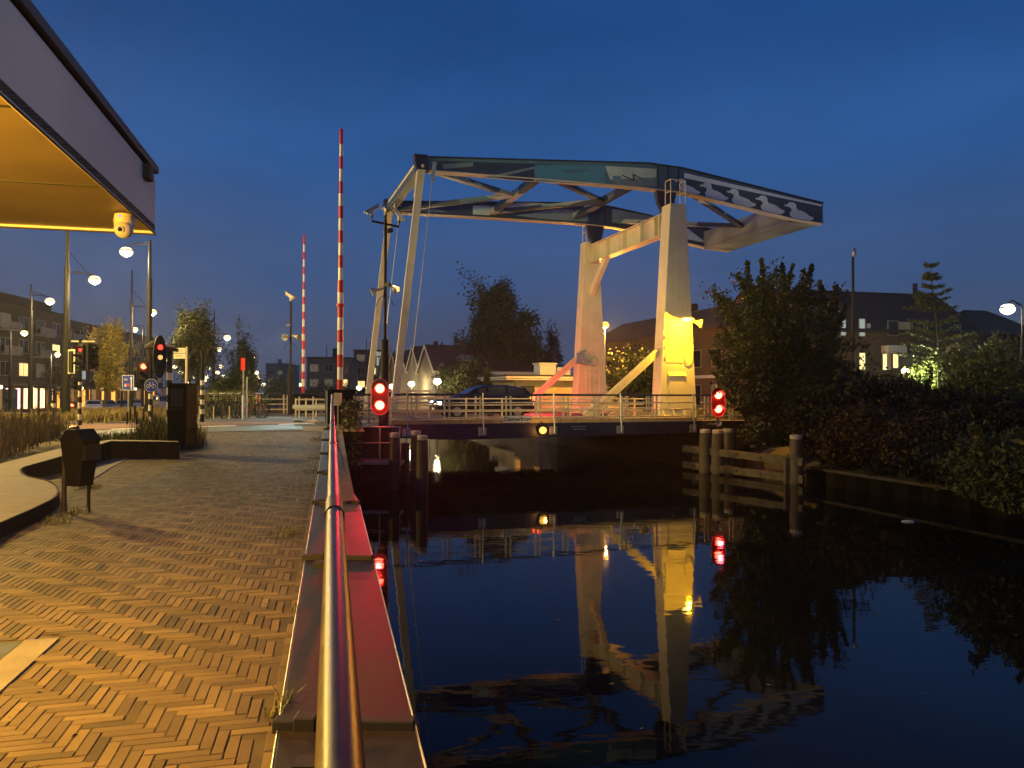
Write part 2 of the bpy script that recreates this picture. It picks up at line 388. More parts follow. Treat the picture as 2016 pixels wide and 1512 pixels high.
# soldier course against the coping
y = 1.2
while y < 24.7:
    x = railx(y) - .275; base = len(vs); z = zl(y) + .007 + rng.normal(0, .0015)
    c = np.array([x, y]); 
    for (k, dz) in ((1.0, -.0045), (0.0, 0)):
        for sx, sy in ((-1, -1), (1, -1), (1, 1), (-1, 1)):
            dx = sx * (.026 - (0 if k else .0025)); dy = sy * (.1 - (0 if k else .0025)); w2 = ax * dx + ay * dy
            vs.append((x + w2[0], y + w2[1], z + dz + (zl(y + w2[1]) - zl(y))))
    fs += [(base + 4, base + 5, base + 6, base + 7)] + [(base + k, base + (k + 1) % 4, base + 4 + (k + 1) % 4, base + 4 + k) for k in range(4)]
    sh += [rng.beta(2, 2)] * 5
    y += .208 * ca
M['bricks'] = attrmat('clay_pavers', ((.085, .07, .045), (.17, .125, .07), (.24, .175, .09), (.35, .26, .12)), None, .72, bump=.0012)
struct(npmesh('promenade', np.array(vs), np.array(fs), M['bricks'], shade=np.array(sh)))
q = MB()
for a_, b_ in zip([1.0, 4.9, 8, 10.5, 14, 17.5, 21], [4.9, 8, 10.5, 14, 17.5, 21, 24.5]):
    xl = (lambda y: -1.73 - .24 * y + .01) if b_ < 5 else left_edge
    q.add([(xl(a_), a_, zl(a_) + .0035), (railx(a_) - .25, a_, zl(a_) + .0035), (railx(b_) - .25, b_, zl(b_) + .0035), (xl(b_), b_, zl(b_) + .0035)], [(0, 1, 2, 3)])
struct(q.build('paving_sand', mat('joint_sand', (.085, .065, .04), .95, var=.4, scale=3, bump=.002)))

# road over the bridge continued to the left, cycle path, kerbs
def drape(name, s0, s1, t0, t1, dz, m_, ds=1.0, dt=.5, lim=None):
    q = MB(); ns = max(1, int(round((s1 - s0) / ds))); ntt = max(1, int(round((t1 - t0) / dt)))
    for i in range(ns + 1):
        for j in range(ntt + 1):
            P = B(s0 + (s1 - s0) * i / ns, t0 + (t1 - t0) * j / ntt); q.v.append((P.x, P.y, zl(P.y) + dz))
    for i in range(ns):
        for j in range(ntt):
            a_ = i * (ntt + 1) + j; q.f.append((a_, a_ + ntt + 1, a_ + ntt + 2, a_ + 1)); q.m.append(0)
    return struct(q.build(name, m_))
drape('road', -75, -13.45, .2, 8.9, .02, M['asphalt'])
drape('cycle_path', -60, -13.45, -2.4, -.25, .024, M['red_asphalt'])
M['cyan_lit'] = mat('blue_lit_asphalt', (.10, .12, .12), .6, var=.2, scale=2)  # bluish lamp light on this asphalt strip is put into its colour
drape('path', -60, -13.45, -4.3, -2.6, .02, M['cyan_lit'])
for k in range(16):
    drape('road_marking', -14.6 - k * 2.6, -13.6 - k * 2.6 + .2, -2.62, -2.42, .03, M['marking'], ds=.5)
for k in range(9):
    drape('road_marking', -27.2 - k * .9, -26.8 - k * .9, -2.3 - 0, 3.6, .034, M['marking'], ds=.4)
drape('road_marking', -60, -13.6, 4.45, 4.6, .034, M['marking'])
# main street running away to the left
q = MB(); Ys = [24, 26.6, 30, 34, 40, 45, 50, 56, 63, 70, 85, 100, 150, 250, 500]
for a_, b_ in zip(Ys, Ys[1:]):
    f_ = lambda y, o: -17 - .28 * (y - 33) + o
    for o0, o1 in ((-24, -13.5), (-11.5, -2)):
        q.add([(f_(a_, o0), a_, zl(a_) + .014), (f_(a_, o1), a_, zl(a_) + .014), (f_(b_, o1), b_, zl(b_) + .014), (f_(b_, o0), b_, zl(b_) + .014)], [(0, 1, 2, 3)])
struct(q.build('street', M['asphalt']))
q = MB()
for a_, b_ in zip(Ys, Ys[1:]):
    q.add([(-8.3 - .27 * (a_ - 30), a_, zl(a_) + .016), (-6.3 - .27 * (a_ - 30), a_, zl(a_) + .016), (-6.3 - .27 * (b_ - 30), b_, zl(b_) + .016), (-8.3 - .27 * (b_ - 30), b_, zl(b_) + .016)], [(0, 1, 2, 3)])
struct(q.build('footpath', mat('tan_footpath', (.22, .17, .1), .85, var=.2, scale=3)))

# ------------------------------------------------------------------ quay coping with hand rail
cp = thing('quay_coping', 'low dark steel coping plates in a row along the canal edge of the promenade', 'coping')
BAR = [0.0] + [3.5 * k for k in range(1, 8)]
def cz(Y): return zl(Y) + .035
for k in range(7):
    a_, b_ = BAR[k] + .03, BAR[k + 1] - .03
    if b_ > 24.6: b_ = 24.6
    rr = [.38, .38, .38, .38, .2, .12, .12][k]; ra = .38 if k < 4 else rr + .06
    if k == 3: rr, ra = .17, .40
    q = MB()
    P = [(railx(a_) - .245, a_, cz(a_)), (railx(a_) + ra, a_, cz(a_)), (railx(b_) + (ra if k < 3 else rr), b_, cz(b_)), (railx(b_) - .245, b_, cz(b_))]
    q.ext(P, (0, 0, -.05)); q.build('plate', M['plate'], cp, bevel=.004)
for k, y in enumerate(BAR[:8]):
    q = MB(); z = cz(y)
    x0, x1 = railx(y) - .27, railx(y) + (.38 if k < 4 else .14)
    q.box(((x0 + x1) / 2, y, z + .012), (x1 - x0, .075, .06), rz=0)
    q.b2(x0 + .1, x0 + .2, y - .05, y + .05, z - .1, z + .06)
    q.build('bracket', M['bars'], cp, bevel=.006)
q = MB()
for a_, b_ in ((0, 10.5), (10.5, 17.5), (17.5, 24.6)):
    q.tube([(railx(a_) - .252, a_, cz(a_) - .004), (railx((a_ + b_) / 2) - .252, (a_ + b_) / 2, cz((a_ + b_) / 2) - .004), (railx(b_) - .252, b_, cz(b_) - .004)], .006, 6)
q.tube([(railx(0) + .385, 0, cz(0) - .006), (railx(10.4) + .385, 10.4, cz(10.4) - .006)], .006, 6)
q.build('edge_strip', M['galv'], cp)
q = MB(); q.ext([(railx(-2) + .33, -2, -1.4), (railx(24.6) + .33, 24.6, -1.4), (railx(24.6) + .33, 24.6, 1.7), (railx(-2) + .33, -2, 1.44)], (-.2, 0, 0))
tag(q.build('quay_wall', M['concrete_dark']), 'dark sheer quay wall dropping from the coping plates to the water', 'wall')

RZ = [(0, 2.632), (6.5, 2.645), (10, 2.69), (13.5, 2.765), (17, 2.84), (20.5, 2.92), (25, 3.02)]
hr = thing('hand_rail', 'thick steel tube hand rail with black joint collars running along the quay', 'railing')
segs = [-.6, 3.0, 6.5, 10, 13.5, 17, 20.5, 24.6]
for a_, b_ in zip(segs, segs[1:]):
    q = MB(); q.tube([(railx(a_), a_, interp(RZ, a_)), (railx((a_ + b_) / 2), (a_ + b_) / 2, interp(RZ, (a_ + b_) / 2)), (railx(b_), b_, interp(RZ, b_))], .031, 24)
    q.build('rail_tube', M['chrome'], hr, smooth=True)
for y in segs[1:]:
    q = MB(); d = .15
    q.tube([(railx(y - d), y - d, interp(RZ, y - d)), (railx(y + d), y + d, interp(RZ, y + d))], .036, 24); q.build('collar', M['collar'], hr, smooth=True)
    q = MB(); q.b2(railx(y) - .035, railx(y) + .035, y + .01, y + .03, cz(y), interp(RZ, y) - .02)
    q.b2(railx(y) - .15, railx(y) + .03, y - .05, y + .05, cz(y) + .04, cz(y) + .09)
    q.build('baluster', M['bars'], hr)

# ------------------------------------------------------------------ weathering steel planter
OUT = [(-60, 1070), (0, 1031), (60, 1005), (102, 985), (112, 977), (117, 967), (112, 956), (94, 946), (52, 937), (43, 931), (41, 925), (48, 920), (112, 902), (179, 881), (219, 869), (312, 870), (354, 871)]
INN = [(350, 868), (300, 866.6), (215, 865.6), (112, 884), (0, 913), (-60, 930)]
def zt(Y): return interp([(8, 1.68), (10, 1.69), (12, 1.76), (17, 2.0), (20, 2.02)], Y)
def pt(px, py):
    z = 1.8
    for _ in range(12):
        P = atz(px, py, z); z = zt(P.y)
    return Vector((P.x, P.y, z))
po = [pt(*a_) for a_ in OUT]; pin = [pt(*a_) for a_ in INN]
pl = thing('planter', 'curved weathering steel planter wall with a broad lit coping beside the promenade', 'planter')
q = MB(); q.ext([v.copy() for v in po + pin], (0, 0, -.03)); q.build('coping', M['cortenband'], pl)
q = MB()
for a_, b_ in zip(po, po[1:]):
    a2, b2 = a_.copy(), b_.copy(); off = Vector((0, 0, .012)); d = (b_ - a_); nn = Vector((-d.y, d.x, 0)).normalized() * .012
    q.hexa([Vector((a_.x, a_.y, zl(a_.y) - .1)) + nn, Vector((a_.x, a_.y, zl(a_.y) - .1)) - nn, Vector((b_.x, b_.y, zl(b_.y) - .1)) - nn, Vector((b_.x, b_.y, zl(b_.y) - .1)) + nn,
            a2 + off + nn, a2 + off - nn, b2 + off - nn, b2 + off + nn])
q.build('wall_plate', M['corten'], pl)
# kerb stones in front of the planter
q = MB(); cb = [atz(*a_) for a_ in ((173, 953, 1.545), (200, 935, 1.56), (228, 918, 1.58), (252, 905, 1.6))]
ci = [atz(*a_) for a_ in ((166, 938, 1.545), (190, 921, 1.56), (222, 905, 1.58), (250, 898, 1.6))]
q.ext([v + Vector((0, 0, .03)) for v in cb + ci[::-1]], (0, 0, -.05))
tag(q.build('kerb_stone', M['concrete']), 'grey concrete kerb strip at the foot of the planter behind the bin', 'kerb')
# planting bed inside the planter's bend (lower left)
bedc = [pt(*a_) for a_ in ((-30, 1012), (0, 996), (12, 988), (28, 976), (37, 964), (32, 952), (18, 945), (0, 938), (-30, 930))]
q = MB(); q.ext([v + Vector((0, 0, .01)) for v in bedc], (0, 0, -.04)); struct(q.build('soil', M['soil']))

# bed edging strip and black sheet for the recess's shade, lower left
q = MB()
def xs(Y, o): return -1.73 - .24 * Y + o
q.ext([(xs(1.5, -.20), 1.5, 1.53), (xs(1.5, 0), 1.5, 1.53), (xs(4.82, 0), 4.82, 1.53), (xs(4.78, -.20), 4.78, 1.53)], (0, 0, -.3))
tag(q.build('edging_stone', M['concrete']), 'pale concrete edging strip round the recess at the lower left', 'edging')
rc = thing('grating_pit', 'flat black sheet standing for the dark of a pit beside the pale edging strip at the lower left', 'pit')
q = MB(); q.ext([(xs(1.5, -2.0), 1.5, 1.525), (xs(1.5, -.21), 1.5, 1.525), (xs(4.76, -.21), 4.76, 1.525), (xs(4.4, -2.0), 4.4, 1.525)], (0, 0, -.01)); q.build('pit_dark_sheet', M['black'], rc)  # black sheet at ground level stands for the shade in the recess
q = MB()
for k in range(9):
    yy = 3.1 + k * .17
    q.ext([(xs(yy, -1.9), yy, 1.54), (xs(yy, -.26), yy, 1.54), (xs(yy + .06, -.26), yy + .06, 1.54), (xs(yy + .06, -1.9), yy + .06, 1.54)], (0, 0, -.015))
q.build('grating', M['bars'], rc)

# ------------------------------------------------------------------ kiosk with canopy
ck = thing('canopy_roof', 'flat roof overhang with pale metal fascia and amber lit soffit', 'canopy')
cx = lambda Y: -1.68 - .24 * Y
A_ = Vector((cx(7.1), 7.1, 0)); dn = Vector((-.972, -.233, 0)); bk = Vector((.2334, -.9724, 0))
zb, zt_ = 4.60, 5.13
C1 = A_ + dn * 7; C2 = A_ + bk * 9.5; C3 = C1 + bk * 9.5
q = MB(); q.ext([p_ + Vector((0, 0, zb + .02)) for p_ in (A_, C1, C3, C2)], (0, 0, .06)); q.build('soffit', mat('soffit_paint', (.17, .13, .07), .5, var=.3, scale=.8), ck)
q = MB(); th_ = .014
q.hexa([A_ + Vector((0, 0, zb)), C2 + Vector((0, 0, zb)), C2 - Vector((th_, 0, -zb)), A_ + dn * th_ + bk * th_ + Vector((0, 0, zb)),
        A_ + Vector((0, 0, zt_)), C2 + Vector((0, 0, zt_)), C2 - Vector((th_, 0, -zt_)), A_ + dn * th_ + bk * th_ + Vector((0, 0, zt_))])
q.hexa([C1 + Vector((0, 0, zb)), A_ + dn * .001 + Vector((0, 0, zb)), A_ + dn * .001 + bk * th_ + Vector((0, 0, zb)), C1 + bk * th_ + Vector((0, 0, zb)),
        C1 + Vector((0, 0, zt_)), A_ + dn * .001 + Vector((0, 0, zt_)), A_ + dn * .001 + bk * th_ + Vector((0, 0, zt_)), C1 + bk * th_ + Vector((0, 0, zt_))])
q.build('fascia', mat('fascia_metal', (.80, .78, .76), .5, .0, var=.08, scale=1), ck)
q = MB(); o_ = Vector((.02, .005, 0))
for z0, z1, k_ in ((zt_ + .0, zt_ + .03, -.02), (zt_ + .035, zt_ + .10, .03)):
    q.hexa([A_ - dn * k_ + Vector((0, 0, z0)), C2 - dn * k_ + Vector((0, 0, z0)), C2 + dn * .3 + Vector((0, 0, z0)), A_ + dn * .3 + Vector((0, 0, z0)),
            A_ - dn * k_ + Vector((0, 0, z1)), C2 - dn * k_ + Vector((0, 0, z1)), C2 + dn * .3 + Vector((0, 0, z1)), A_ + dn * .3 + Vector((0, 0, z1))])
q.ext([p_ + Vector((0, 0, zt_ - .03)) for p_ in (A_ + dn * .06 + bk * .06, C1 + bk * .06, C3, C2 + dn * .06)], (0, 0, .02))
q.build('roof_edge', mat('roof_edge', (.075, .06, .055), .5, var=.2), ck)
q = MB()
for z_ in (0,):
    q.tube([A_ + Vector((.006, 0, zb - .006)), C2 + Vector((.006, 0, zb - .002))], .008, 6); q.tube([A_ + Vector((0, .006, zb - .006)), C1 + Vector((0, .006, zb - .002))], .008, 6)
q.build('drip_edge', mat('drip_edge', (.035, .028, .022), .7, var=.1), ck)
P = at(279, 322, 6.75); q = MB(); q.box(A_ + bk * .42 - dn * .03 + Vector((0, 0, zt_ - .07)), (.06, .14, .13), rz=ang); q.build('scupper', M['bars'], ck, bevel=.005)
for k_ in (1.6, 3.2, 4.8):
    q = MB(); o0 = A_ + bk * k_; q.bar(o0 + Vector((0, 0, zb + .016)), o0 + dn * 6.9 + Vector((0, 0, zb + .016)), .016, .01); q.build('panel_joint', M['bars'], ck)
# body of the kiosk, beside and behind the camera
kb = thing('kiosk', 'plain kiosk body standing under the overhanging roof out of the picture', 'kiosk')
q = MB(); E0 = A_ + dn * 2.6 + bk * 3.4; E1 = E0 + dn * 4.0; E2 = E0 + bk * 5.6; E3 = E1 + bk * 5.6
q.ext([p_ + Vector((0, 0, 1.5)) for p_ in (E0, E1, E3, E2)], (0, 0, 3.1)); q.build('wall', M['trim'], kb)
lp = E0 - dn * .16 + bk * .8 + Vector((0, 0, 3.7))
wl = thing('wall_lamp', 'amber wall lamp on the kiosk under the roof', 'lamp', lp)
q = MB(); q.sph((0, 0, 0), .08); q.build('globe', M['globe_orange'], wl); q = MB(); q.cyl(dn * .14, dn * .02, .03); q.build('arm', M['black'], wl)
lamp('light', (-dn * .14), 2100, (1, .5, .05), .08, parent=wl)
# security camera under the canopy corner
sp = at(243, 440, 6.35); sp.z = zb
scam = thing('security_camera', 'round cream security camera hanging under the canopy corner', 'camera', sp)
q = MB(); q.lathe([(.0, 0), (.075, 0), (.085, -.05), (.08, -.1), (.0, -.1)], n=20); q.build('housing', M['horn'], scam, smooth=True)
q = MB(); q.sph((.01, -.03, -.13), .075, 20, 12); q.build('ball', M['horn'], scam, smooth=True)
q = MB(); q.cyl((.015, -.085, -.14), (.02, -.11, -.145), .03, .028, 16); q.build('lens_ring', M['cream'], scam); q = MB(); q.cyl((.02, -.108, -.145), (.021, -.113, -.146), .02, .02, 16); q.build('lens', M['glass_dark'], scam)
M['ir'] = emis('infrared', (.9, .2, .9), 1.4)
q = MB(); q.sph((0.0, -.083, -.03), .01); q.build('infrared_light', M['ir'], scam)
q = MB(); q.sph((0.006, -.112, -.135), .008); q.build('infrared_light', M['ir'], scam)
# ------------------------------------------------------------------ the drawbridge, in its own frame (s along the deck, t across, z up)
br = thing('drawbridge', 'white portal drawbridge with blue dazzle painted balance beams over the canal', 'bridge', (X0, Y0, 0), TH)
ZT = 11.64
def tower(tc_, face):  # tapered box tower with two visible faces, centred on t = tc_
    q = MB(); z0 = ZD - .02
    a_, b_ = .97, .40; d = .38
    q.add([(-a_, tc_ - d, z0), (a_, tc_ - d, z0), (a_, tc_ + d, z0), (-a_, tc_ + d, z0), (-b_, tc_ - d, ZT), (b_, tc_ - d, ZT), (b_, tc_ + d, ZT), (-b_, tc_ + d, ZT)],
          [(3, 2, 1, 0), (4, 5, 6, 7), (0, 1, 5, 4), (1, 2, 6, 5), (2, 3, 7, 6), (3, 0, 4, 7)])
    o = q.build('tower', M['cream'], br, bevel=.02)
    q = MB()
    for sx in (-1, 1):
        for k in range(4):
            x = -.8 + k * .53
            q.hexa([(x - .02, tc_ + sx * d, z0), (x + .02, tc_ + sx * d, z0), (x + .02, tc_ + sx * (d + .28), z0), (x - .02, tc_ + sx * (d + .28), z0),
                    (x - .02, tc_ + sx * d * .98, z0 + .45), (x + .02, tc_ + sx * d * .98, z0 + .45), (x + .02, tc_ + sx * (d + .02), z0 + .45), (x - .02, tc_ + sx * (d + .02), z0 + .45)])
    for sx in (-1, 1):
        for k in range(2):
            y = tc_ - .2 + k * .4
            q.hexa([(sx * a_, y - .02, z0), (sx * (a_ + .25), y - .02, z0), (sx * (a_ + .25), y + .02, z0), (sx * a_, y + .02, z0),
                    (sx * (a_ - .04), y - .02, z0 + .45), (sx * (a_ - .01), y - .02, z0 + .45), (sx * (a_ - .01), y + .02, z0 + .45), (sx * (a_ - .04), y + .02, z0 + .45)])
    q.b2(-1.3, 1.3, tc_ - .75, tc_ + .75, z0 - .01, z0 + .03)
    q.build('base_plate', M['cream'], o)
    q = MB()  # railing of the top platform
    y0, y1 = (tc_ - .36, tc_ + .1)
    for x in (-.38, .38):
        for y in (y0, y1):
            q.tube([(x, y, ZT), (x, y, ZT + 1.08)], .022, 6)
    for z in (ZT + .55, ZT + 1.08):
        q.tube([(-.38, y1, z), (-.38, y0, z), (.38, y0, z), (.38, y1, z)], .02, 6)
    q.build('platform_railing', M['rail_cream'], o)
    return o
tn = tower(0, 1); tf = tower(WT, 1)
# hatch, door and hose reel on the near tower's front
def fy(z): return -.38
q = MB()
q.b2(-.66, .25, -.398, -.38, 4.47, 5.75); q.build('hatch', M['cream'], tn, bevel=.006)
q = MB(); q.b2(-.48, .36, -.40, -.38, 2.35, 3.85); q.b2(-.065, -.055, -.405, -.40, 2.35, 3.85); q.build('door', M['cream'], tn, bevel=.005)
q = MB(); q.ext([(-.54, -.38, 3.9), (-.54, -.46, 3.88), (-.54, -.38, 4.07)], (.94, 0, 0)); q.build('door_hood', M['cream'], tn)
for z in (2.6, 3.1, 3.6, 4.6, 5.1, 5.55):
    q = MB(); q.cyl((-.50 if z < 4.2 else -.68, -.41, z), (-.50 if z < 4.2 else -.68, -.41, z + .14), .025, n=8); q.build('hinge', M['galv'], tn)
q = MB(); pts = []
for k in range(15):
    a_ = PI * (1.0 + k / 14); pts.append((.50 + .22 * math.cos(a_), -.43, 4.72 + .3 * math.sin(a_)))
q.tube([(.28, -.43, 5.2)] + pts + [(.72, -.43, 5.3), (.62, -.42, 5.7)], .022, 6)
q.tube([(.38, -.41, 5.0), (.4, -.42, 5.4), (.5, -.42, 5.75)], .016, 6); q.build('cable_loop', M['rail_cream'], tn)
q = MB(); q.bar((-.70, -.41, 6.12), (.35, -.41, 6.08), .03, .04); q.build('cable_tray', M['rail_cream'], tn)
# wall lamp and horn on the near tower
lp = B(.35, -.62, 8.86)
wl = thing('flood_lamp', 'yellow hooded lamp glowing on the front of the near bridge tower', 'lamp', B(.12, -.40, 6.42), TH)
q = MB(); q.lathe([(.02, .16), (.16, .12), (.36, -.01), (.34, -.02), (0, .06)], (0, -.46, 0), 20); q.bar((0, 0, .1), (0, -.46, .12), .04, .04); q.build('hood', M['rail_cream'], wl)
q = MB(); q.sph((0, -.46, -.03), (.19, .19, .09), 16, 10); q.build('bulb', emis('yellow_flood', (1, .80, .25), 7), wl, smooth=True)
lamp('light', (0, -.64, -.2), 1500, (1, .45, .004), .1, parent=wl)
def horn(name, label, loc, d, parent_post=None, s=1.0):
    h = thing(name, label, 'loudspeaker', loc); d = Vector(d).normalized(); rot = d.to_track_quat('Z', 'Y').to_matrix()
    q = MB(); q.lathe([(.0, -.28 * s), (.055 * s, -.28 * s), (.06 * s, -.12 * s), (.05 * s, -.05 * s), (.08 * s, .06 * s), (.17 * s, .22 * s), (.16 * s, .22 * s), (.05 * s, .02 * s)], (0, 0, 0), 18, rot)
    q.build('bell', M['horn'], h, smooth=True)
    q = MB(); q.cyl(rot @ Vector((0, 0, -.05 * s)), rot @ Vector((0, 0, .12 * s)), .03 * s, .015 * s); q.build('driver', M['galv'], h)
    return h
horn('horn_loudspeaker', 'cream horn loudspeaker on the near bridge tower beside its yellow lamp', B(.86, -.44, 6.33), B(1.5, -.8, 6.1) - B(.5, -.4, 6.4), s=1.2)

# crossbeam between the towers
q = MB(); zc0, zc1 = 10.45, 11.38
q.b2(-.05, .05, .38, WT - .38, zc0, zc1); cb_ = q.build('crossbeam', M['cream'], br)
q = MB(); q.b2(-.26, .26, .38, WT - .38, zc0 - .035, zc0); q.b2(-.26, .26, .38, WT - .38, zc1, zc1 + .035); q.build('flange', M['cream'], cb_)
q = MB()
for k, y in enumerate([.9, 1.35, 2.7, 4.5, 6.4, 7.7, 8.15]):
    q.b2(-.25, -.05, y - .015, y + .015, zc0, zc1); q.b2(.05, .25, y - .015, y + .015, zc0, zc1)
for a_, b_ in ((.4, .9), (WT - .4, WT - .9)):
    q.bar((-.24, a_, zc1), (-.24, b_, zc0), .04, .03)
q.build('stiffener', M['cream'], cb_)
for a_, b_ in ((WT - .38, WT - 1.9), (.38, 1.2)):
    q = MB(); zz = 1.9 if a_ > 1 else .9
    q.ext([(-.14, a_, zc0 - zz), (-.14, a_, zc0 - zz + .5), (-.14, b_, zc0 - .035), (-.14, b_ - (.5 if a_ > 1 else -.3), zc0 - .035)] if a_ > 1 else [(-.14, a_, zc0 - zz), (-.14, a_ , zc0 - zz + .16), (-.14, b_ - .1, zc0 - .035), (-.14, b_, zc0 - .035)], (.28, 0, 0))
    q.build('knee_brace', M['cream'], cb_, bevel=.02)

# dazzle paint on the beams
md = bpy.data.materials.new('dazzle_paint'); md.use_nodes = True; n = md.node_tree; p = n.nodes['Principled BSDF']; p.inputs['Roughness'].default_value = .42
t = n.nodes.new('ShaderNodeTexCoord'); mp = n.nodes.new('ShaderNodeMapping'); mp.inputs['Scale'].default_value = (.33, .6, 1.15); mp.inputs['Rotation'].default_value = (0, R(22), 0)
mp.inputs['Location'].default_value = (.3, .2, .45)
n.links.new(t.outputs['Object'], mp.inputs[0]); v_ = n.nodes.new('ShaderNodeTexVoronoi'); v_.distance = 'MANHATTAN'; v_.inputs['Scale'].default_value = 1.25; n.links.new(mp.outputs[0], v_.inputs['Vector'])
sp_ = n.nodes.new('ShaderNodeSeparateColor'); n.links.new(v_.outputs['Color'], sp_.inputs[0])
rp = n.nodes.new('ShaderNodeValToRGB'); rp.color_ramp.interpolation = 'CONSTANT'
cols = [(0, (.016, .026, .06)), (.22, (.03, .085, .16)), (.45, (.045, .07, .12)), (.6, (.15, .19, .22)), (.74, (.02, .032, .075)), (.88, (.26, .30, .33))]
while len(rp.color_ramp.elements) < len(cols): rp.color_ramp.elements.new(.5)
for e, (ps, c) in zip(rp.color_ramp.elements, cols): e.position = ps; e.color = (*c, 1)
n.links.new(sp_.outputs[0], rp.inputs[0]); n.links.new(rp.outputs[0], p.inputs['Base Color'])
M['dazzle'] = md; M['teal'] = mat('teal_beam_paint', (.055, .115, .20), .42, var=.12, scale=1.5); M['azure'] = mat('blue_beam_paint', (.05, .16, .29), .42, var=.1); M['pale'] = mat('pale_beam_paint', (.32, .38, .42), .45, var=.12, scale=2); M['slate'] = mat('slate_beam_paint', (.12, .16, .22), .45, var=.1); M['deep'] = mat('deep_navy_paint', (.018, .028, .07), .42, var=.2)
M['stain'] = mat('stain', (.2, .15, .1), .7, var=.3)
M['underside'] = mat('lit_flange_tone', (.34, .31, .27), .45, var=.15, scale=2)  # light from below is put into the pale colour of the bottom flanges
TOP = [(-11.75, 12.80), (-11.4, 12.82), (-1.0, 13.62), (.8, 13.58), (8.87, 12.62)]
BOT = [(8.87, 11.62), (7.1, 11.72), (1.2, 12.45), (-1.4, 12.5), (-6, 12.42), (-11.2, 12.3), (-11.75, 12.3)]
INS = .72
def balance(tc_):
    q = MB(); d = .15
    q.ext([(s, tc_ - d, z) for s, z in TOP + BOT], (0, 2 * d, 0)); o = q.build('balance_beam', M['teal'] if tc_ < 2 else M['deep'], br, bevel=.01)
    q = MB(); T2 = [(s, z) for s, z in TOP[1:]]
    for (a_, za), (b_, zb_) in zip(TOP, TOP[1:]):
        q.hexa([(a_, tc_ - .24, za), (b_, tc_ - .24, zb_), (b_, tc_ + .24, zb_), (a_, tc_ + .24, za), (a_, tc_ - .24, za + .04), (b_, tc_ - .24, zb_ + .04), (b_, tc_ + .24, zb_ + .04), (a_, tc_ + .24, za + .04)])
    q.build('top_flange', M['navy'], o)
    q = MB()
    for (b_, zb_), (a_, za) in zip(BOT, BOT[1:-1]):
        q.hexa([(a_, tc_ - .24, za - .04), (b_, tc_ - .24, zb_ - .04), (b_, tc_ + .24, zb_ - .04), (a_, tc_ + .24, za - .04), (a_, tc_ - .24, za), (b_, tc_ - .24, zb_), (b_, tc_ + .24, zb_), (a_, tc_ + .24, za)])
    q.build('bottom_flange', M['underside'], o)
    # bearing
    q = MB(); q.ext([(-.55, tc_ - .12, 12.46), (-.45, tc_ - .12, 11.9), (-.15, tc_ - .12, ZT - .25), (.25, tc_ - .12, ZT - .25), (.4, tc_ - .12, 11.9), (.5, tc_ - .12, 12.46)], (0, .24, 0))
    q.cyl((0.05, tc_ - .2, 12.05), (0.05, tc_ + .2, 12.05), .2, n=16)
    for s in (-.5, .0, .55): q.b2(s - .02, s + .02, tc_ - .24, tc_ + .24, 12.5, 13.56)
    q.build('bearing', M['navy'], o)
    # tip gusset
    q = MB(); q.ext([(-11.85, tc_ - .19, 12.92), (-11.3, tc_ - .19, 12.94), (-11.2, tc_ - .19, 12.3), (-11.75, tc_ - .19, 12.3)], (0, .38, 0))
    q.build('tip_plate', M['navy'], o, bevel=.01)
    return o
bn = balance(INS); bf = balance(WT - INS)
q = MB(); q.b2(-11.72, -11.3, INS + .15, WT - INS - .15, 12.3, 12.78); tie = q.build('tip_tie_beam', mat('tie_beam_paint', (.06, .08, .11), .4, var=.3), br, bevel=.01)
q = MB(); q.b2(-11.725, -11.72, INS + .5, WT - INS - 3.4, 12.58, 12.68); q.b2(-11.725, -11.72, WT - INS - 3.2, WT - INS - .8, 12.58, 12.68); q.build('white_stripe', M['white'], tie)
q = MB(); q.b2(6.95, 8.85, INS + .15, WT - INS - .15, 11.6, 12.62); q.build('counterweight', mat('counterweight_paint', (.13, .16, .19), .35, var=.4, scale=.6), br, bevel=.02)
def mem(p0, p1, w_=.16, h_=.2):
    q = MB(); q.bar(p0, p1, w_, h_); q.bar(Vector(p0) - Vector((0, 0, h_ / 2 + .015)), Vector(p1) - Vector((0, 0, h_ / 2 + .015)), w_ + .12, .025)
    q.build('bracing_member', [M['dazzle']], br)
tn_, tf_ = INS + .15, WT - INS - .15; mid = WT / 2
mem((-6.1, tn_, 12.75), (-6.1, tf_, 12.75), .2, .34); mem((-1.3, tn_, 12.9), (-1.3, tf_, 12.9), .2, .34)
for tt in (tn_, tf_):
    mem((-11.2, tt, 12.45), (-6.2, mid, 12.72)); mem((-6.0, tt, 12.75), (-1.4, mid, 12.85)); mem((1.0, tt, 12.8), (6.95, mid, 12.2))
def on_beam(px, py, t_):
    s = s_at(px, t_); P = B(s, t_); return (s, at(px, py, P.y).z)
def patchp(parent, pts, t_, m_, k):
    q = MB(); q.ext([(s, t_ - .002 - .0015 * k, z) for s, z in (on_beam(x, y, t_) for x, y in pts)], (0, .004, 0)); q.build('paint_patch', m_, parent)
tA, tB = INS - .15, WT - INS - .15
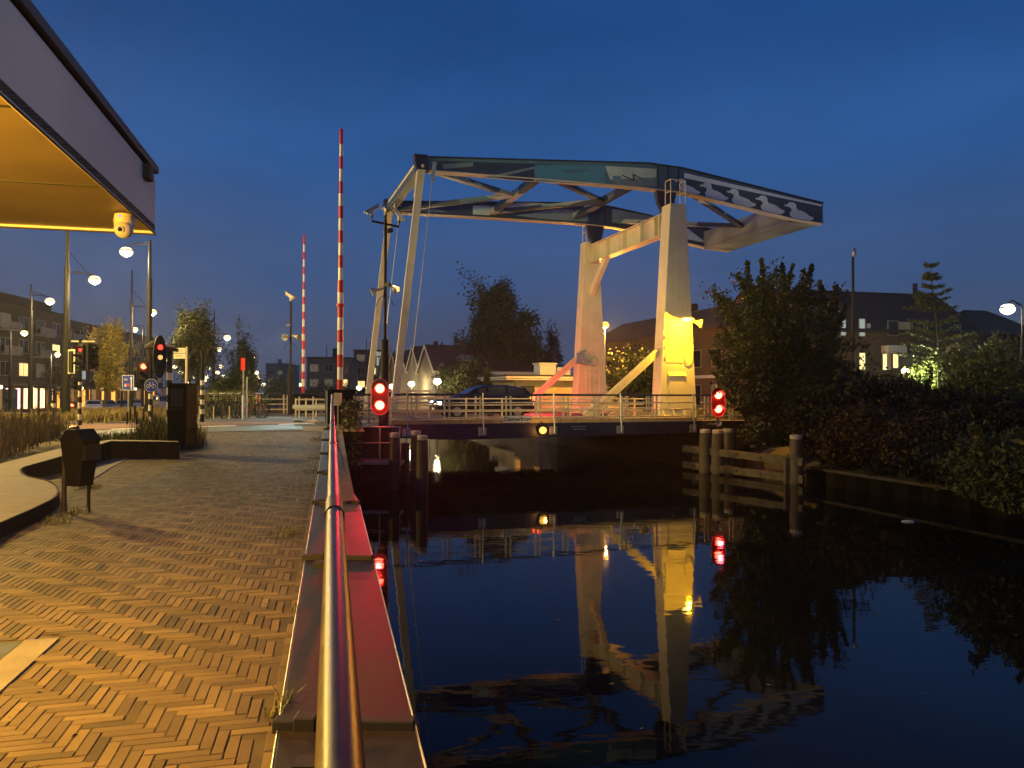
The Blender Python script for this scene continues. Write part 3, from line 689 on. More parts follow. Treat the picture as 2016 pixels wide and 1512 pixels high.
for k, (pts, mm) in enumerate([
    ([(852, 315), (1090, 322), (985, 345), (900, 336), (852, 332)], 'deep'), ([(868, 321), (930, 318), (930, 326), (872, 331)], 'slate'),
    ([(948, 348), (1062, 324), (1105, 324), (1005, 352)], 'slate'), ([(978, 348), (1051, 331), (1051, 356), (1000, 352)], 'deep'),
    ([(1053, 323), (1190, 325), (1190, 362), (1053, 356)], 'azure'), ([(1100, 335), (1140, 331), (1165, 333), (1128, 341)], 'teal'),
    ([(1191, 325), (1292, 331), (1292, 350), (1240, 364), (1215, 364), (1200, 352)], 'pale'), ([(1200, 352), (1292, 348), (1292, 366), (1215, 364)], 'slate'),
    ([(1226, 343), (1246, 352), (1244, 341), (1247, 341), (1268, 352), (1264, 352), (1249, 345), (1250, 355), (1244, 354), (1223, 344)], 'deep'),
    ([(1206, 345), (1222, 346), (1222, 351), (1206, 351)], 'azure')]): patchp(bn, pts, tA, M[mm], k)
for k, (pts, mm) in enumerate([
    ([(800, 415), (845, 407), (882, 417)], 'slate'), ([(930, 404), (966, 404), (962, 423), (930, 421)], 'pale'),
    ([(1015, 423), (1090, 411), (1120, 411), (1160, 420), (1160, 436), (1060, 430)], 'slate'), ([(984, 398), (1020, 396), (1080, 400), (1010, 412), (984, 408)], 'pale'),
    ([(1205, 410), (1300, 428), (1290, 440), (1205, 432)], 'slate'), ([(1352, 448), (1392, 478), (1352, 470)], 'pale'), ([(1392, 478), (1432, 446), (1436, 488)], 'pale')]): patchp(bf, pts, tB, M[mm], k)
# duck silhouettes on the tail
DUCK = [(0, .56), (.03, .62), (.13, .66), (.17, .78), (.27, .84), (.38, .82), (.45, .72), (.44, .58), (.5, .47), (.62, .46), (.78, .40), (.92, .26), (1.08, .20), (1.05, .08), (.93, -.03), (.75, -.10), (.5, -.12), (.32, -.06), (.22, .06), (.2, .2), (.27, .36), (.26, .48), (.17, .54), (.08, .53)]
ytn = INS - .15
def zb_at(s): return interp(sorted(BOT), s)
dk = mat('duck_paint', (.80, .83, .84), .5, var=.08)
for k, (s0, sc_) in enumerate(((s_at(1329, ytn), 1.1), (s_at(1377, ytn), 1.3), (s_at(1430, ytn), 1.36), (s_at(1487, ytn), 1.4), (s_at(1544, ytn), 1.44))):
    q = MB(); base = zb_at(s0 + .7) + .13
    pts = [(s0 + x * sc_ * 1.15, ytn - .004, base + z * sc_ * .60 - .14 * x) for x, z in DUCK]
    q.ext(pts, (0, .006, 0)); q.build('duck_silhouette', dk, bn)
q = MB(); q.ext([(.9, ytn - .003, 13.38), (8.8, ytn - .003, 12.56), (8.8, ytn - .003, 12.47), (.9, ytn - .003, 13.14)], (0, .005, 0)); q.build('pale_stripe', dk, bn)
q = MB(); q.ext([(.9, ytn - .0025, 13.14), (8.8, ytn - .0025, 12.47), (8.8, ytn - .0025, 11.66), (7.1, ytn - .0025, 11.74), (1.2, ytn - .0025, 12.47)], (0, .004, 0)); q.build('dark_band', mat('slate_paint', (.05, .075, .10), .5, var=.1), bn)
# hanger rods with pins and thin cables
for tt in (INS, WT - INS):
    q = MB(); q.bar((-11.5, tt - .02, 12.55), (-12.62, tt, 2.35), .2, .3); o = q.build('hanger_rod', M['rod'], br, bevel=.015)
    q = MB(); q.bar((-11.5, tt - .16, 12.62), (-11.66, tt - .14, 11.2), .30, .06, up=(0, 1, 0)); q.bar((-11.5, tt + .16, 12.62), (-11.66, tt + .14, 11.2), .30, .06, up=(0, 1, 0))
    q.cyl((-11.5, tt - .22, 12.45), (-11.5, tt + .22, 12.45), .07, n=14); q.build('fork', M['rail_cream'], o)
    q = MB(); q.tube([(-11.05, tt - .2, 12.5), (-11.12, tt - .2, 11.6), (-12.15, tt - .2, 2.3)], [.05, .02, .012], 6); q.bar((-11.0, tt - .24, 12.65), (-11.1, tt - .24, 11.85), .16, .05, up=(0, 1, 0)); q.build('cable', M['galv'], o)
# push-pull racks
for tt, zt2 in ((-.1, 5.0), (WT - .1, 5.0)):
    q = MB(); q.bar((-.85, tt, zt2), (-4.35, tt - .2, 2.15), .12, .34); q.bar((-.85, tt - .1, zt2 + .12), (-4.35, tt - .3, 2.27), .04, .04)
    q.bar((-4.0, tt - .19, 2.42), (-4.5, tt - .22, 2.02), .34, .5); q.build('drive_rack', M['rail_cream'], br, bevel=.012)
q = MB(); q.b2(-1.05, -.55, WT - .55, WT - .38, 4.75, 5.35); q.cyl((-.45, WT - .6, 4.85), (-.45, WT - .38, 4.85), .2, n=16); q.cyl((-.9, WT - .6, 5.35), (-.5, WT - .6, 5.5), .04)
pts = [(.05 + .22 * math.cos(k * PI / 8), WT - .5, 4.9 + .26 * math.sin(k * PI / 8)) for k in range(17)]; q.tube(pts, .02, 5)
q.build('drive_gear', M['galv'], tf)
q = MB()
for x in (-.45, -.2, .05, .4):
    q.tube([(x, WT - .52, 2.5), (x, WT - .52, 4.35)], .02, 5)
for z in (2.5, 3.1, 3.7, 4.35): q.tube([(-.45, WT - .52, z), (.4, WT - .52, z)], .02, 5)
q.build('ladder_cage', M['rail_cream'], tf)

# leaf: deck, edge girder, footway
q = MB(); q.b2(LEFT, RIGHT - .3, EDGE + .02, FAR - .02, ZD - .22, ZD); q.build('deck', M['asphalt'], br)
for tt in (EDGE, FAR):
    q = MB(); d = .12 if tt > 0 else -.12
    q.ext([(LEFT, tt, ZD - .03), (RIGHT - .3, tt, ZD - .03), (RIGHT - .3, tt, ZD - .5), (LEFT + 2.4, tt, ZD - .62), (LEFT, tt, ZD - .5)], (0, -d, 0)); gd = q.build('edge_girder', M['navy'], br, bevel=.01)
    q = MB(); q.b2(LEFT, RIGHT - .3, tt - .02, tt + .14 if tt < 0 else tt - .14, ZD - .03, ZD + .12); q.build('kerb_strip', mat('footway_edge', (.48, .34, .15), .6, var=.2), br)
for tt in (.6, 3.2, 5.8, 8.4):
    q = MB(); q.b2(LEFT, RIGHT - .3, tt - .1, tt + .1, ZD - .75, ZD - .22); q.build('main_girder', M['navy'], br)
q = MB()
for s in [LEFT + .4 + k * 1.24 for k in range(10)]: q.b2(s - .06, s + .06, EDGE + .15, FAR - .15, ZD - .5, ZD - .22)
q.build('cross_girders', M['navy'], br)
q = MB(); q.b2(LEFT, RIGHT - .3, EDGE + .16, .0, ZD + .004, ZD + .1); q.build('footway', mat('footway_deck', (.24, .19, .12), .75, var=.3, scale=3), br)
q = MB(); q.b2(LEFT, RIGHT - .3, WT, FAR - .16, ZD + .004, ZD + .1); q.build('footway', mat('footway_deck_far', (.24, .19, .12), .75, var=.3, scale=3), br)

def railing(name, label, s0, s1, tt, posts, outb=None, group=None, full=True):
    r_ = thing(name, label, 'railing', B(0, 0, 0), TH, group)
    z = ZD
    q = MB(); q.bar((s0, tt, z + 1.03), (s1, tt, z + 1.03), .09, .075); q.build('top_rail', M['navy'], r_, bevel=.01)
    for h, rr, nm in ((.74, .024, 0), (.47, .024, 0), (.19, .03, 0)):
        q = MB(); q.tube([(s0, tt, z + h), (s1, tt, z + h)], rr, 8); q.build('rail_tube', M['rail_cream'] if h < .5 else M['rod'], r_, smooth=True)
    for s in posts:
        q = MB()
        for e in (-.09, .09): q.b2(s + e - .03, s + e + .03, tt + .03, tt + .07, z + .0, z + 1.0)
        q.build('post', M['rail_cream'], r_)
    if outb:
        for s in outb:
            q = MB(); q.tube([(s, tt - .16, z - .42), (s, tt - .15, z - .05), (s, tt - .09, z + .15), (s, tt - .07, z + 1.1)], .034, 8)
            q.build('stanchion', M['galv'], r_, smooth=True)
            q = MB(); q.b2(s - .17, s + .13, tt - .1, tt - .003 - .06, z - .48, z - .16); q.b2(s - .17, s + .13, tt - .14, tt - .003, z - .46, z - .44); q.build('bracket', M['galv'], r_, bevel=.01)
    return r_
pp = [s_at(px, EDGE) for px in (757, 815, 881, 942, 1002, 1060, 1115, 1176, 1230, 1290)]
ob = [s_at(px, EDGE) for px in (801, 950, 1089, 1220, 1363)]
railing('bridge_railing', 'near railing along the edge of the bridge leaf with a dark top rail', LEFT + .1, RIGHT - .35, EDGE, pp, ob)
railing('bridge_railing', 'railing stub at the left bank end of the bridge beside the dark cabinet', -14.7, LEFT - .05, EDGE, [-14.62, -14.1])
railing('bridge_railing', 'railing running off the right end of the bridge into the big bush', RIGHT - .15, 3.6, EDGE, [RIGHT + .2, RIGHT + 1.4, 2.0, 3.3])
railing('bridge_railing', 'far railing on the other side of the bridge deck', LEFT + .1, RIGHT - .35, FAR, [LEFT + .3 + 1.3 * k for k in range(10)])
railing('bridge_railing', 'far railing continuing past the right end of the bridge deck', RIGHT - .15, 9, FAR, [RIGHT + .2 + 1.5 * k for k in range(6)])
railing('bridge_railing', 'far railing on the left bank end across the road', -18, LEFT - .05, FAR, [-17.8 + 1.4 * k for k in range(4)])
for tt, lb in ((-.05, 'low cream guard rail between the near footway and the road'), (WT + .1, 'low cream guard rail between the road and the far footway')):
    g_ = thing('guard_rail', lb, 'guard rail', B(0, 0, 0), TH)
    for h in (.34, .6, .86):
        q = MB(); q.tube([(LEFT + .3, tt, ZD + h), (-1.6, tt, ZD + h)], .026, 6); q.build('rail_tube', M['rail_cream'], g_)
    for k in range(8):
        q = MB(); q.b2(LEFT + .5 + k * 1.55, LEFT + .56 + k * 1.55, tt - .03, tt + .03, ZD, ZD + .9); q.build('post', M['rail_cream'], g_)

def text(name, body, size, loc, rz, m_, parent=None, ext=.002, align='CENTER', rx=R(90)):
    c = bpy.data.curves.new(name, 'FONT'); c.body = body; c.size = size; c.align_x = align; c.align_y = 'CENTER'; c.extrude = ext; c.offset = .004 * size / .2; c.resolution_u = 3
    o = bpy.data.objects.new(name, c); COL.objects.link(o)
    dg = bpy.context.evaluated_depsgraph_get(); me = bpy.data.meshes.new_from_object(o.evaluated_get(dg)); bpy.data.objects.remove(o)
    me.materials.clear(); me.materials.append(m_)
    o = bpy.data.objects.new(name, me); COL.objects.link(o); o.location = loc; o.rotation_euler = (rx, 0, rz)
    if parent: o.parent = parent
    return o
# name board
s0, s1 = s_at(990, EDGE), s_at(1043, EDGE)
nb = thing('name_board', 'small white board reading Diemerbrug on the bridge railing', 'sign', B((s0 + s1) / 2, EDGE - .1, 0), TH)
q = MB(); hw = (s1 - s0) / 2; q.b2(-hw, hw, -.02, 0, 1.985, 2.265); q.build('board', M['white'], nb, bevel=.008)
text('lettering', 'Diemerbrug', .215, (0, -.023, 2.125), 0, M['black'], nb)
q = MB()
for a_ in ((-hw, hw, 1.985, 1.997), (-hw, hw, 2.253, 2.265)): q.b2(a_[0], a_[1], -.024, -.02, a_[2], a_[3])
q.build('border', M['black'], nb)
s0 = s_at(1140, EDGE)
for k, tx in enumerate((.05, -.05)):
    q = MB()
    random.seed(k); x = -.3 + .06 * k
    while x < .3 - .08 * k:
        ww = random.uniform(.02, .05); q.b2(s0 + x, s0 + x + ww, EDGE - .004, EDGE + .002, 1.76 + tx - .018, 1.76 + tx + .018); x += ww + .012
    q.build('small_lettering', M['galv'], br)
# amber navigation light under the footway
P = at(1068, 847, B(s_at(1068, EDGE), EDGE).y - .12)
nl = thing('navigation_light', 'amber navigation light hanging on the dark bridge girder', 'lamp', P, TH)
q = MB(); q.sph((0, -.05, 0), (.14, .12, .13), 16, 10); q.build('lens', emis('amber_lens', (1, .5, .07), 3), nl, smooth=True)
q = MB(); q.cyl((0, .1, 0), (0, -.02, 0), .17, n=20); q.bar((0, .05, .1), (0, .05, .3), .06, .05); q.build('housing', M['black'], nl)
lamp('light', (0, -.32, -.05), 16, SOD, .06, parent=nl)

# abutments
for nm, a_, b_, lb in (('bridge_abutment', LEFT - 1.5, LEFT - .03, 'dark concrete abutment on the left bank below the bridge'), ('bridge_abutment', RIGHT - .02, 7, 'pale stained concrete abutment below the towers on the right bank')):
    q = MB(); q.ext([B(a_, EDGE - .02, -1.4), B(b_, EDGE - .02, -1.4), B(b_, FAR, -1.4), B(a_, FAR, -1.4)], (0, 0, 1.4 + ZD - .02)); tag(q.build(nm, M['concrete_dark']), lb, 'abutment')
# ------------------------------------------------------------------ red signals for boats
def boat_signal(name, label, px, py, Y, hgt, back_to=None, power=60):
    P = at(px, py, Y); s = hgt / 1.25
    g = thing(name, label, 'signal', P, .12, 'red double signals for boats')
    q = MB(); pts = []
    for k in range(13): a_ = PI * k / 12; pts.append((.30 * s * math.cos(a_), 0, .33 * s + .30 * s * math.sin(a_)))
    for k in range(13): a_ = PI + PI * k / 12; pts.append((.30 * s * math.cos(a_), 0, -.33 * s + .30 * s * math.sin(a_)))
    q.ext(pts, (0, .05, 0)); q.build('backboard', mat('red_glare_board', (.16, .015, .015), .5, var=.1), g)  # red glare of the lamps is put into the black board's colour
    q = MB(); q.tube([(x * .985, -.01, z * .985) for x, _, z in pts] + [(pts[0][0] * .985, -.01, pts[0][2] * .985)], .018, 6); q.build('rim', mat('signal_rim', (.5, .2, .2), .5, var=.1), g)
    for zz in (.29 * s, -.29 * s):
        q = MB(); q.cyl((0, .0, zz), (0, -.035, zz), .15 * s, n=24); o = q.build('lens', M['red_lens'], g)
        q = MB(); nn = 18; vs = []
        for k in range(nn + 1):
            a_ = PI * (.0 + k / nn)
            for rr, yy in ((.165 * s, 0), (.175 * s, -.2)): vs.append((rr * math.cos(a_), yy, zz + rr * math.sin(a_)))
        q.add(vs, [(2 * k, 2 * k + 1, 2 * k + 3, 2 * k + 2) for k in range(nn)]); q.build('hood', M['red'], g)
        lamp('light', (0, -.24, zz), 7, (1, .03, .03), .09, parent=g)
        lamp('light', (0, -.22, zz), power, (1, .02, .03), .1, spot=R(20), blend=.5, parent=g).rotation_euler = (Matrix.Rotation(.02, 3, 'Z') @ (Vector((railx(7) - .2, 7, 1.35)) - P)).to_track_quat('-Z', 'Y').to_euler()
    q = MB(); q.cyl((0, .06, -.6 * s), (0, .06, -1.15 * s), .05, n=10); q.bar((0, .06, -.95 * s), (0, 1.0, -.95 * s), .08, .08); q.build('bracket', M['black'], g)
    return g
boat_signal('boat_signal', 'left red double signal glowing in front of the bridge beside the dark cabinet', 748, 781.5, 25.4, 1.22, power=1500)
boat_signal('boat_signal', 'right red double signal glowing at the right end of the bridge above the piles', 1414, 791.5, 28.4, 1.13, power=120)
horn('horn_loudspeaker', 'small horn loudspeaker under the right red boat signal', at(1413, 832, 28.4), (-.1, -1, -.05), s=.7)

# ------------------------------------------------------------------ black masts
def mast(name, label, px, Y, zbase, px_r, thick, ztop, zthick):
    P = at(px, 800, Y); P.z = zbase
    g = thing(name, label, 'mast', P)
    q = MB(); q.cyl((0, 0, 0), (0, 0, zthick - zbase), thick, n=20); q.cyl((0, 0, zthick - zbase), (0, 0, zthick - zbase + .08), thick, thick * .5, n=20); q.build('base_sleeve', M['post_black'], g, smooth=True)
    q = MB(); q.cyl((0, 0, zthick - zbase), (0, 0, ztop - zbase), px_r, n=14); q.build('pole', M['post_black'], g, smooth=True)
    q = MB(); zc = zthick - zbase + (ztop - zthick) * .38
    for a_ in (.3, 1.9, 3.4, 5): q.tube([(0, 0, zc), (.16 * math.cos(a_), .1 * math.sin(a_), zc - .08), (.32 * math.cos(a_), .2 * math.sin(a_), zc - .38)], .012, 5)
    q.build('anti_climb_spikes', M['black'], g)
    return g, P
g, P = mast('camera_mast', 'tall black mast with three cameras rising beside the left boat signal', 757.5, 25.9, .85, .055, .145, at(757, 432, 25.9).z, at(757, 672, 25.9).z)
zt2 = at(757, 440, 25.9).z
q = MB(); q.tube([(-.47, 0, zt2 - P.z + .28), (-.47, 0, zt2 - P.z + .1), (.47, 0, zt2 - P.z - .1), (.47, 0, zt2 - P.z + .1)], .04, 8); q.cyl((0, 0, zt2 - P.z - .1), (0, 0, zt2 - P.z + .3), .045); q.build('cross_arm', M['post_black'], g)
def cctv(label, loc, d, s=1.0):
    c = thing('mast_camera', label, 'camera', loc); d = Vector(d).normalized(); e = Vector((0, 0, 1))
    q = MB(); q.bar(-d * .28 * s, d * .22 * s, .13 * s, .11 * s); q.build('housing', M['horn'], c, bevel=.01)
    q = MB(); q.bar(-d * .28 * s + e * .08 * s, d * .32 * s + e * .08 * s, .18 * s, .02 * s); q.build('sun_shield', M['horn'], c)
    q = MB(); q.cyl((0, 0, -.2 * s), (0, 0, -.05 * s), .06 * s, n=12); q.build('pan_head', M['horn'], c)
cctv('leftmost camera on the cross arm of the tall black mast', P + Vector((-.47, 0, zt2 - P.z + .48)), (-.8, -.3, -.55))
cctv('middle camera on top of the tall black mast', P + Vector((0, 0, zt2 - P.z + .5)), (.45, -.8, -.4))
cctv('rightmost camera on the cross arm of the tall black mast', P + Vector((.47, 0, zt2 - P.z + .3)), (.6, .1, -.8))
zz = at(757, 568, 25.9).z
horn('horn_loudspeaker', 'left horn loudspeaker on the tall black camera mast', Vector((P.x - .28, P.y, zz - .04)), (-.9, -.2, -.35), s=.95)
horn('horn_loudspeaker', 'right horn loudspeaker on the tall black camera mast', Vector((P.x + .26, P.y, zz + .05)), (.75, -.45, -.5), s=.95)
g, P = mast('speaker_mast', 'slim black mast with a camera and two horns behind the white barrier', 571.5, 38, 1.9, .055, .13, at(572, 590, 38).z, at(572, 724, 38).z)
cctv('camera on top of the slimmer distant mast', Vector((P.x, P.y, at(572, 583, 38).z)), (.75, -.4, -.45), 1.2)
zz = at(572, 664, 38).z
horn('horn_loudspeaker', 'left horn loudspeaker on the slimmer distant mast', Vector((P.x - .16, P.y - .1, zz)), (-.2, -1, -.1))
horn('horn_loudspeaker', 'right horn loudspeaker on the slimmer distant mast', Vector((P.x + .24, P.y, zz + .05)), (.9, -.3, -.3))

# ------------------------------------------------------------------ raised barriers
M['arm_white'] = mat('barrier_white', (.75, .74, .70), .4, var=.06); M['arm_red'] = mat('barrier_red', (.55, .02, .02), .4, var=.1)
def barrier(label, px, Y, ytop, ybot, r, n_, step_at):
    P = at(px, ybot, Y); zt3 = at(px, ytop, Y).z; L = zt3 - P.z
    g = thing('raised_barrier', label, 'barrier', P, 0, 'raised red and white barrier arms')
    q = MB()
    for k in range(n_):
            q.k = k % 2
            a_, b_ = L * k / n_, L * (k + 1) / n_
            rr = r if k < step_at else (r * .8 if k < step_at * 2 - 2 else r * .62)
            q.cyl((0, 0, a_), (0, 0, b_), rr, n=12)
    q.build('arm', [M['arm_red'], M['arm_white']], g, smooth=True)
    q = MB(); q.sph((0, 0, L), (r * .7, r * .7, .14)); q.cyl((0, 0, L * .33), (0, 0, L * .33 + .08), r * 1.45, n=12); q.build('tip_lamp', M['arm_red'], g)
    return P
barrier('tall red and white striped barrier arm standing upright over the dark cabinet', 669.5, 27.2, 258, 772, .105, 21, 9)
barrier('thinner striped barrier arm raised farther away by the slim mast', 597, 41, 466, 776, .09, 21, 8)
# dark cabinet at the barrier
def cab(name, label, c0, c1, depth, zb_, zt_, m_, cat_='cabinet', extra=True):
    x0, x1 = c0, c1
    g = thing(name, label, cat_, Vector(((x0.x + x1.x) / 2, (x0.y + x1.y) / 2, zb_)), math.atan2(x1.y - x0.y, x1.x - x0.x))
    w2 = (Vector((x1.x, x1.y)) - Vector((x0.x, x0.y))).length / 2; h = zt_ - zb_
    q = MB(); q.b2(-w2, w2, 0, depth, 0, h); q.build('body', m_, g, bevel=.012)
    q = MB(); q.b2(-w2 - .02, w2 + .02, -.02, depth + .02, h, h + .03); q.build('lid', m_, g, bevel=.006)
    return g, w2, h
M['cabinet'] = mat('dark_cabinet', (.006, .005, .005), .7, spec=.12, var=.35, scale=3)
a_ = at(643, 835, 26.0); b_ = at(702, 835, 26.3)
g, w2, h = cab('barrier_cabinet', 'dark steel cabinet at the foot of the tall striped barrier arm', a_, b_, 1.0, 1.99, at(670, 769, 26.1).z, M['cabinet'])
q = MB(); q.b2(-w2 - .012, -w2 + .03, -.012, -.001, 0, h); q.b2(w2 - .03, w2 + .012, -.012, -.001, 0, h); q.build('edge_trim', M['galv'], g)
# small orange box on a post in front of it
P = at(660, 800, 24.9)
g = thing('switch_box', 'small pale box on a thin post in front of the dark cabinet', 'box', Vector((P.x, P.y, zl(P.y))))
q = MB(); q.b2(-.03, .21, -.06, .06, .78, 1.2); q.build('box', M['rail_cream'], g, bevel=.01)
q = MB(); q.b2(.07, .11, -.02, .02, 0, .8); q.build('post', M['galv'], g)
g, w2, h = cab('drive_cabinet', 'lower dark cabinet at the foot of the farther striped barrier arm', at(577, 815, 40.5), at(628, 815, 41), 1.0, 1.95, at(600, 777, 40.5).z, M['cabinet'])
g, w2, h = cab('roadside_cabinet', 'black roadside cabinet standing at the end of the planter before the striped pole', at(330, 868, 17.3), at(365.5, 868, 17.3), .62, 1.9, at(350, 757, 17.3).z, M['cabinet'])
q = MB(); q.b2(-w2 + .06, w2 - .06, -.01, 0, h * .62, h * .93); q.b2(-w2 + .05, w2 - .05, -.012, 0, h * .58, h * .6); q.build('door_panel', M['paint_dark'], g, bevel=.004)
q = MB(); q.b2(w2, w2 + .012, .02, .6, h * .02, h * .98); q.build('side_panel', mat('side_panel', (.012, .010, .008), .7, spec=.15, var=.2), g)

# ------------------------------------------------------------------ litter bins
M['bin'] = mat('bin_steel', (.010, .008, .008), .55, spec=.25, var=.35, scale=6)
def litter_bin(label, P, zb_, rz, s=1.0):
    g = thing('litter_bin', label, 'bin', Vector((P.x, P.y, zb_)), rz, 'dark tapered litter bins')
    q = MB(); w0, w1, d0, d1 = .105, .18, .11, .15
    vs = [(-w0, -d0, .36), (w0, -d0, .36), (w0, d0, .36), (-w0, d0, .36), (-w1, -d1, .96), (w1, -d1, .96), (w1, d1, .96), (-w1, d1, .96)]
    q.add(vs, [(3, 2, 1, 0), (0, 1, 5, 4), (1, 2, 6, 5), (2, 3, 7, 6), (3, 0, 4, 7)])
    q.build('body', M['bin'], g, bevel=.008)
    q = MB(); q.add([(-w1 - .01, -d1 - .01, .96), (w1 + .01, -d1 - .01, .96), (w1 + .01, d1 + .01, .96), (-w1 - .01, d1 + .01, .96), (-.06, -d1 - .01, 1.1), (.06, -d1 - .01, 1.1), (.06, d1 + .01, 1.1), (-.06, d1 + .01, 1.1)],
          [(3, 2, 1, 0), (4, 5, 6, 7), (0, 1, 5, 4), (1, 2, 6, 5), (2, 3, 7, 6), (3, 0, 4, 7)]); q.build('hood', M['bin'], g, bevel=.006)
    q = MB()
    q.tube([(-w1 - .07, 0, 0), (-w1 - .07, 0, .95), (-w1 - .05, 0, 1.05), (-w1 + .02, 0, 1.1), (-.04, 0, 1.11)], .03, 10); q.build('frame_post', mat('bin_frame', (.05, .035, .035), .4, .3, var=.2), g, smooth=True)
    q = MB(); q.tube([(.08, .06, 0), (.08, .06, .4)], .022, 8); q.build('leg', M['bin'], g)
    q = MB(); q.b2(w1 - .1, w1 + .03, -d1 + .02, d1 - .02, .7, .9); q.build('opening_panel', M['black'], g)
    return g
P = atz(150, 1012, 1.515)
lb1 = litter_bin('black tapered litter bin with a bent frame post near the planter', P + Vector((0, .1, 0)), 1.515, -.25)
P = atz(528, 822, 1.25); P = at(528, 822, 52)
dup(lb1, Vector((P.x, P.y, P.z)), -.1, 'small distant litter bin on the footpath beyond the road', 'dark tapered litter bins')

# ------------------------------------------------------------------ striped poles, traffic signals, signs
M['band_w'] = mat('band_white', (.7, .66, .55), .5, var=.1); M['band_b'] = mat('band_black', (.012, .012, .012), .5, var=.2)
def striped(g, h0, h1, r, band, start=0):
    q0 = MB(); z = h0; k = start
    while z < h1 - .01:
        e = min(h1, z + band); q0.k = k % 2; q0.cyl((0, 0, z), (0, 0, e), r, n=14); z = e; k += 1
    q0.build('banded_tube', [M['band_w'], M['band_b']], g, smooth=True)
def signal_head(label, loc, rz, lit=0, s=1.0, board=True):
    g = thing('traffic_signal', label, 'traffic light', loc, rz)
    q = MB(); q.b2(-.15 * s, .15 * s, 0, .2 * s, -.45 * s, .45 * s); q.build('housing', M['black'], g, bevel=.02)
    if board:
        q = MB(); q.b2(-.27 * s, .27 * s, .08, .1, -.52 * s, .52 * s); q.build('backboard', M['black'], g)
        q = MB(); q.b2(-.27 * s, .27 * s, .1, .115, -.52 * s, .52 * s); q.build('board_back', M['trim'], g)
    for k, zz in enumerate((.29, 0, -.29)):
        q = MB(); q.cyl((0, 0, zz * s), (0, -.01, zz * s), .1 * s, n=16)
        on = (lit == 1 and k == 0)
        q.build('lens', M['glow_red'] if on else M['glass_dark'], g)
        q = MB(); nn = 10; vs = []
        for j in range(nn + 1):
            a_ = PI * j / nn
            vs += [(.115 * s * math.cos(a_), 0, (zz + .115 * math.sin(a_)) * s), (.115 * s * math.cos(a_), -.2 * s, (zz + .105 * math.sin(a_)) * s)]
        q.add(vs, [(2 * j, 2 * j + 1, 2 * j + 3, 2 * j + 2) for j in range(nn)]); q.build('visor', M['black'], g)
    return g
def pole(name, label, px, Y, ytop, ybase=None, r=.06, rs=None, band=.2, zb_=None, cat_='pole', m_='post_black', start=0, group=None):
    P = at(px, 800, Y); zb2 = zl(Y) if zb_ is None else zb_; P.z = zb2; zt3 = at(px, ytop, Y).z - zb2
    g = thing(name, label, cat_, P, 0, group)
    if rs is not None:
        zs0, zs1 = (at(px, rs[1], Y).z - zb2, at(px, rs[0], Y).z - zb2); zs0 = max(0, zs0)
        if zs0 > .02:
            q = MB(); q.cyl((0, 0, 0), (0, 0, zs0), r, n=14); q.build('foot', M['post_black'], g)
        striped(g, zs0, zs1, r, band, start)
        if zt3 > zs1 + .01:
            q = MB(); q.cyl((0, 0, zs1), (0, 0, zt3), r * .9, n=14); q.build('pole', M[m_], g)
    else:
        q = MB(); q.cyl((0, 0, 0), (0, 0, zt3), r, r * .75, n=14); q.build('pole', M[m_], g, smooth=True)
    return g, P
# signal cluster on the striped pole at the left
g, P = pole('signal_pole', 'black and white banded pole carrying the cluster of traffic signals at the left', 157.5, 25.7, 668, r=.06, rs=(752, 840), band=.2, start=1)
q = MB(); q.bar((-.3, 0, at(157, 672, 25.7).z - P.z), (.5, 0, at(157, 672, 25.7).z - P.z), .05, .05); q.bar((-.3, 0, at(157, 728, 25.7).z - P.z), (.5, 0, at(157, 728, 25.7).z - P.z), .05, .05); q.build('bracket', M['trim'], g)
signal_head('front traffic signal with a faint red lamp on the banded pole, partly behind another', at(158, 702, 25.5), -.55, 1, .92)
signal_head('traffic signal seen side-on, right of the banded pole', at(183, 704, 25.7), 1.1, 0, .9)
signal_head('small pale-backed signal left of the banded pole', at(147, 712, 25.8), 2.6, 0, .8)
signal_head('lower small signal with pale back on the banded pole', at(149, 754, 25.7), .2, 0, .5, False)
g, P = pole('bollard', 'short black and white banded bollard with a reflector in the tall grass', 105.5, 26.5, 788, r=.075, rs=(792, 832), band=.17, start=1, cat_='bollard')
# red light behind
P = at(283, 721, 26.3)
def redspot(label, P, s=1.0, pw=8):
    g = signal_head(label, P, .15, 1, s)
    q = MB(); q.sph((0, -.03, .29 * s), (.1 * s, .05, .1 * s), 12, 8); q.build('glowing_lens', emis('red_amber_lens', (1, .07, .03), 14), g)
    lamp('light', (0, -.25, .29 * s), pw, (1, .02, .02), .08, parent=g); return g
redspot('bright red traffic signal above the round bicycle sign', at(283, 737, 26.3), .95, 1.6)
redspot('low red traffic signal glowing through the grass by the leftmost pole', at(143, 806, 40), .8, 6)
g, P = pole('sign_pole', 'banded pole with the round blue bicycle sign', 297, 25.4, 700, r=.075, rs=(775, 832), band=.2, start=0)
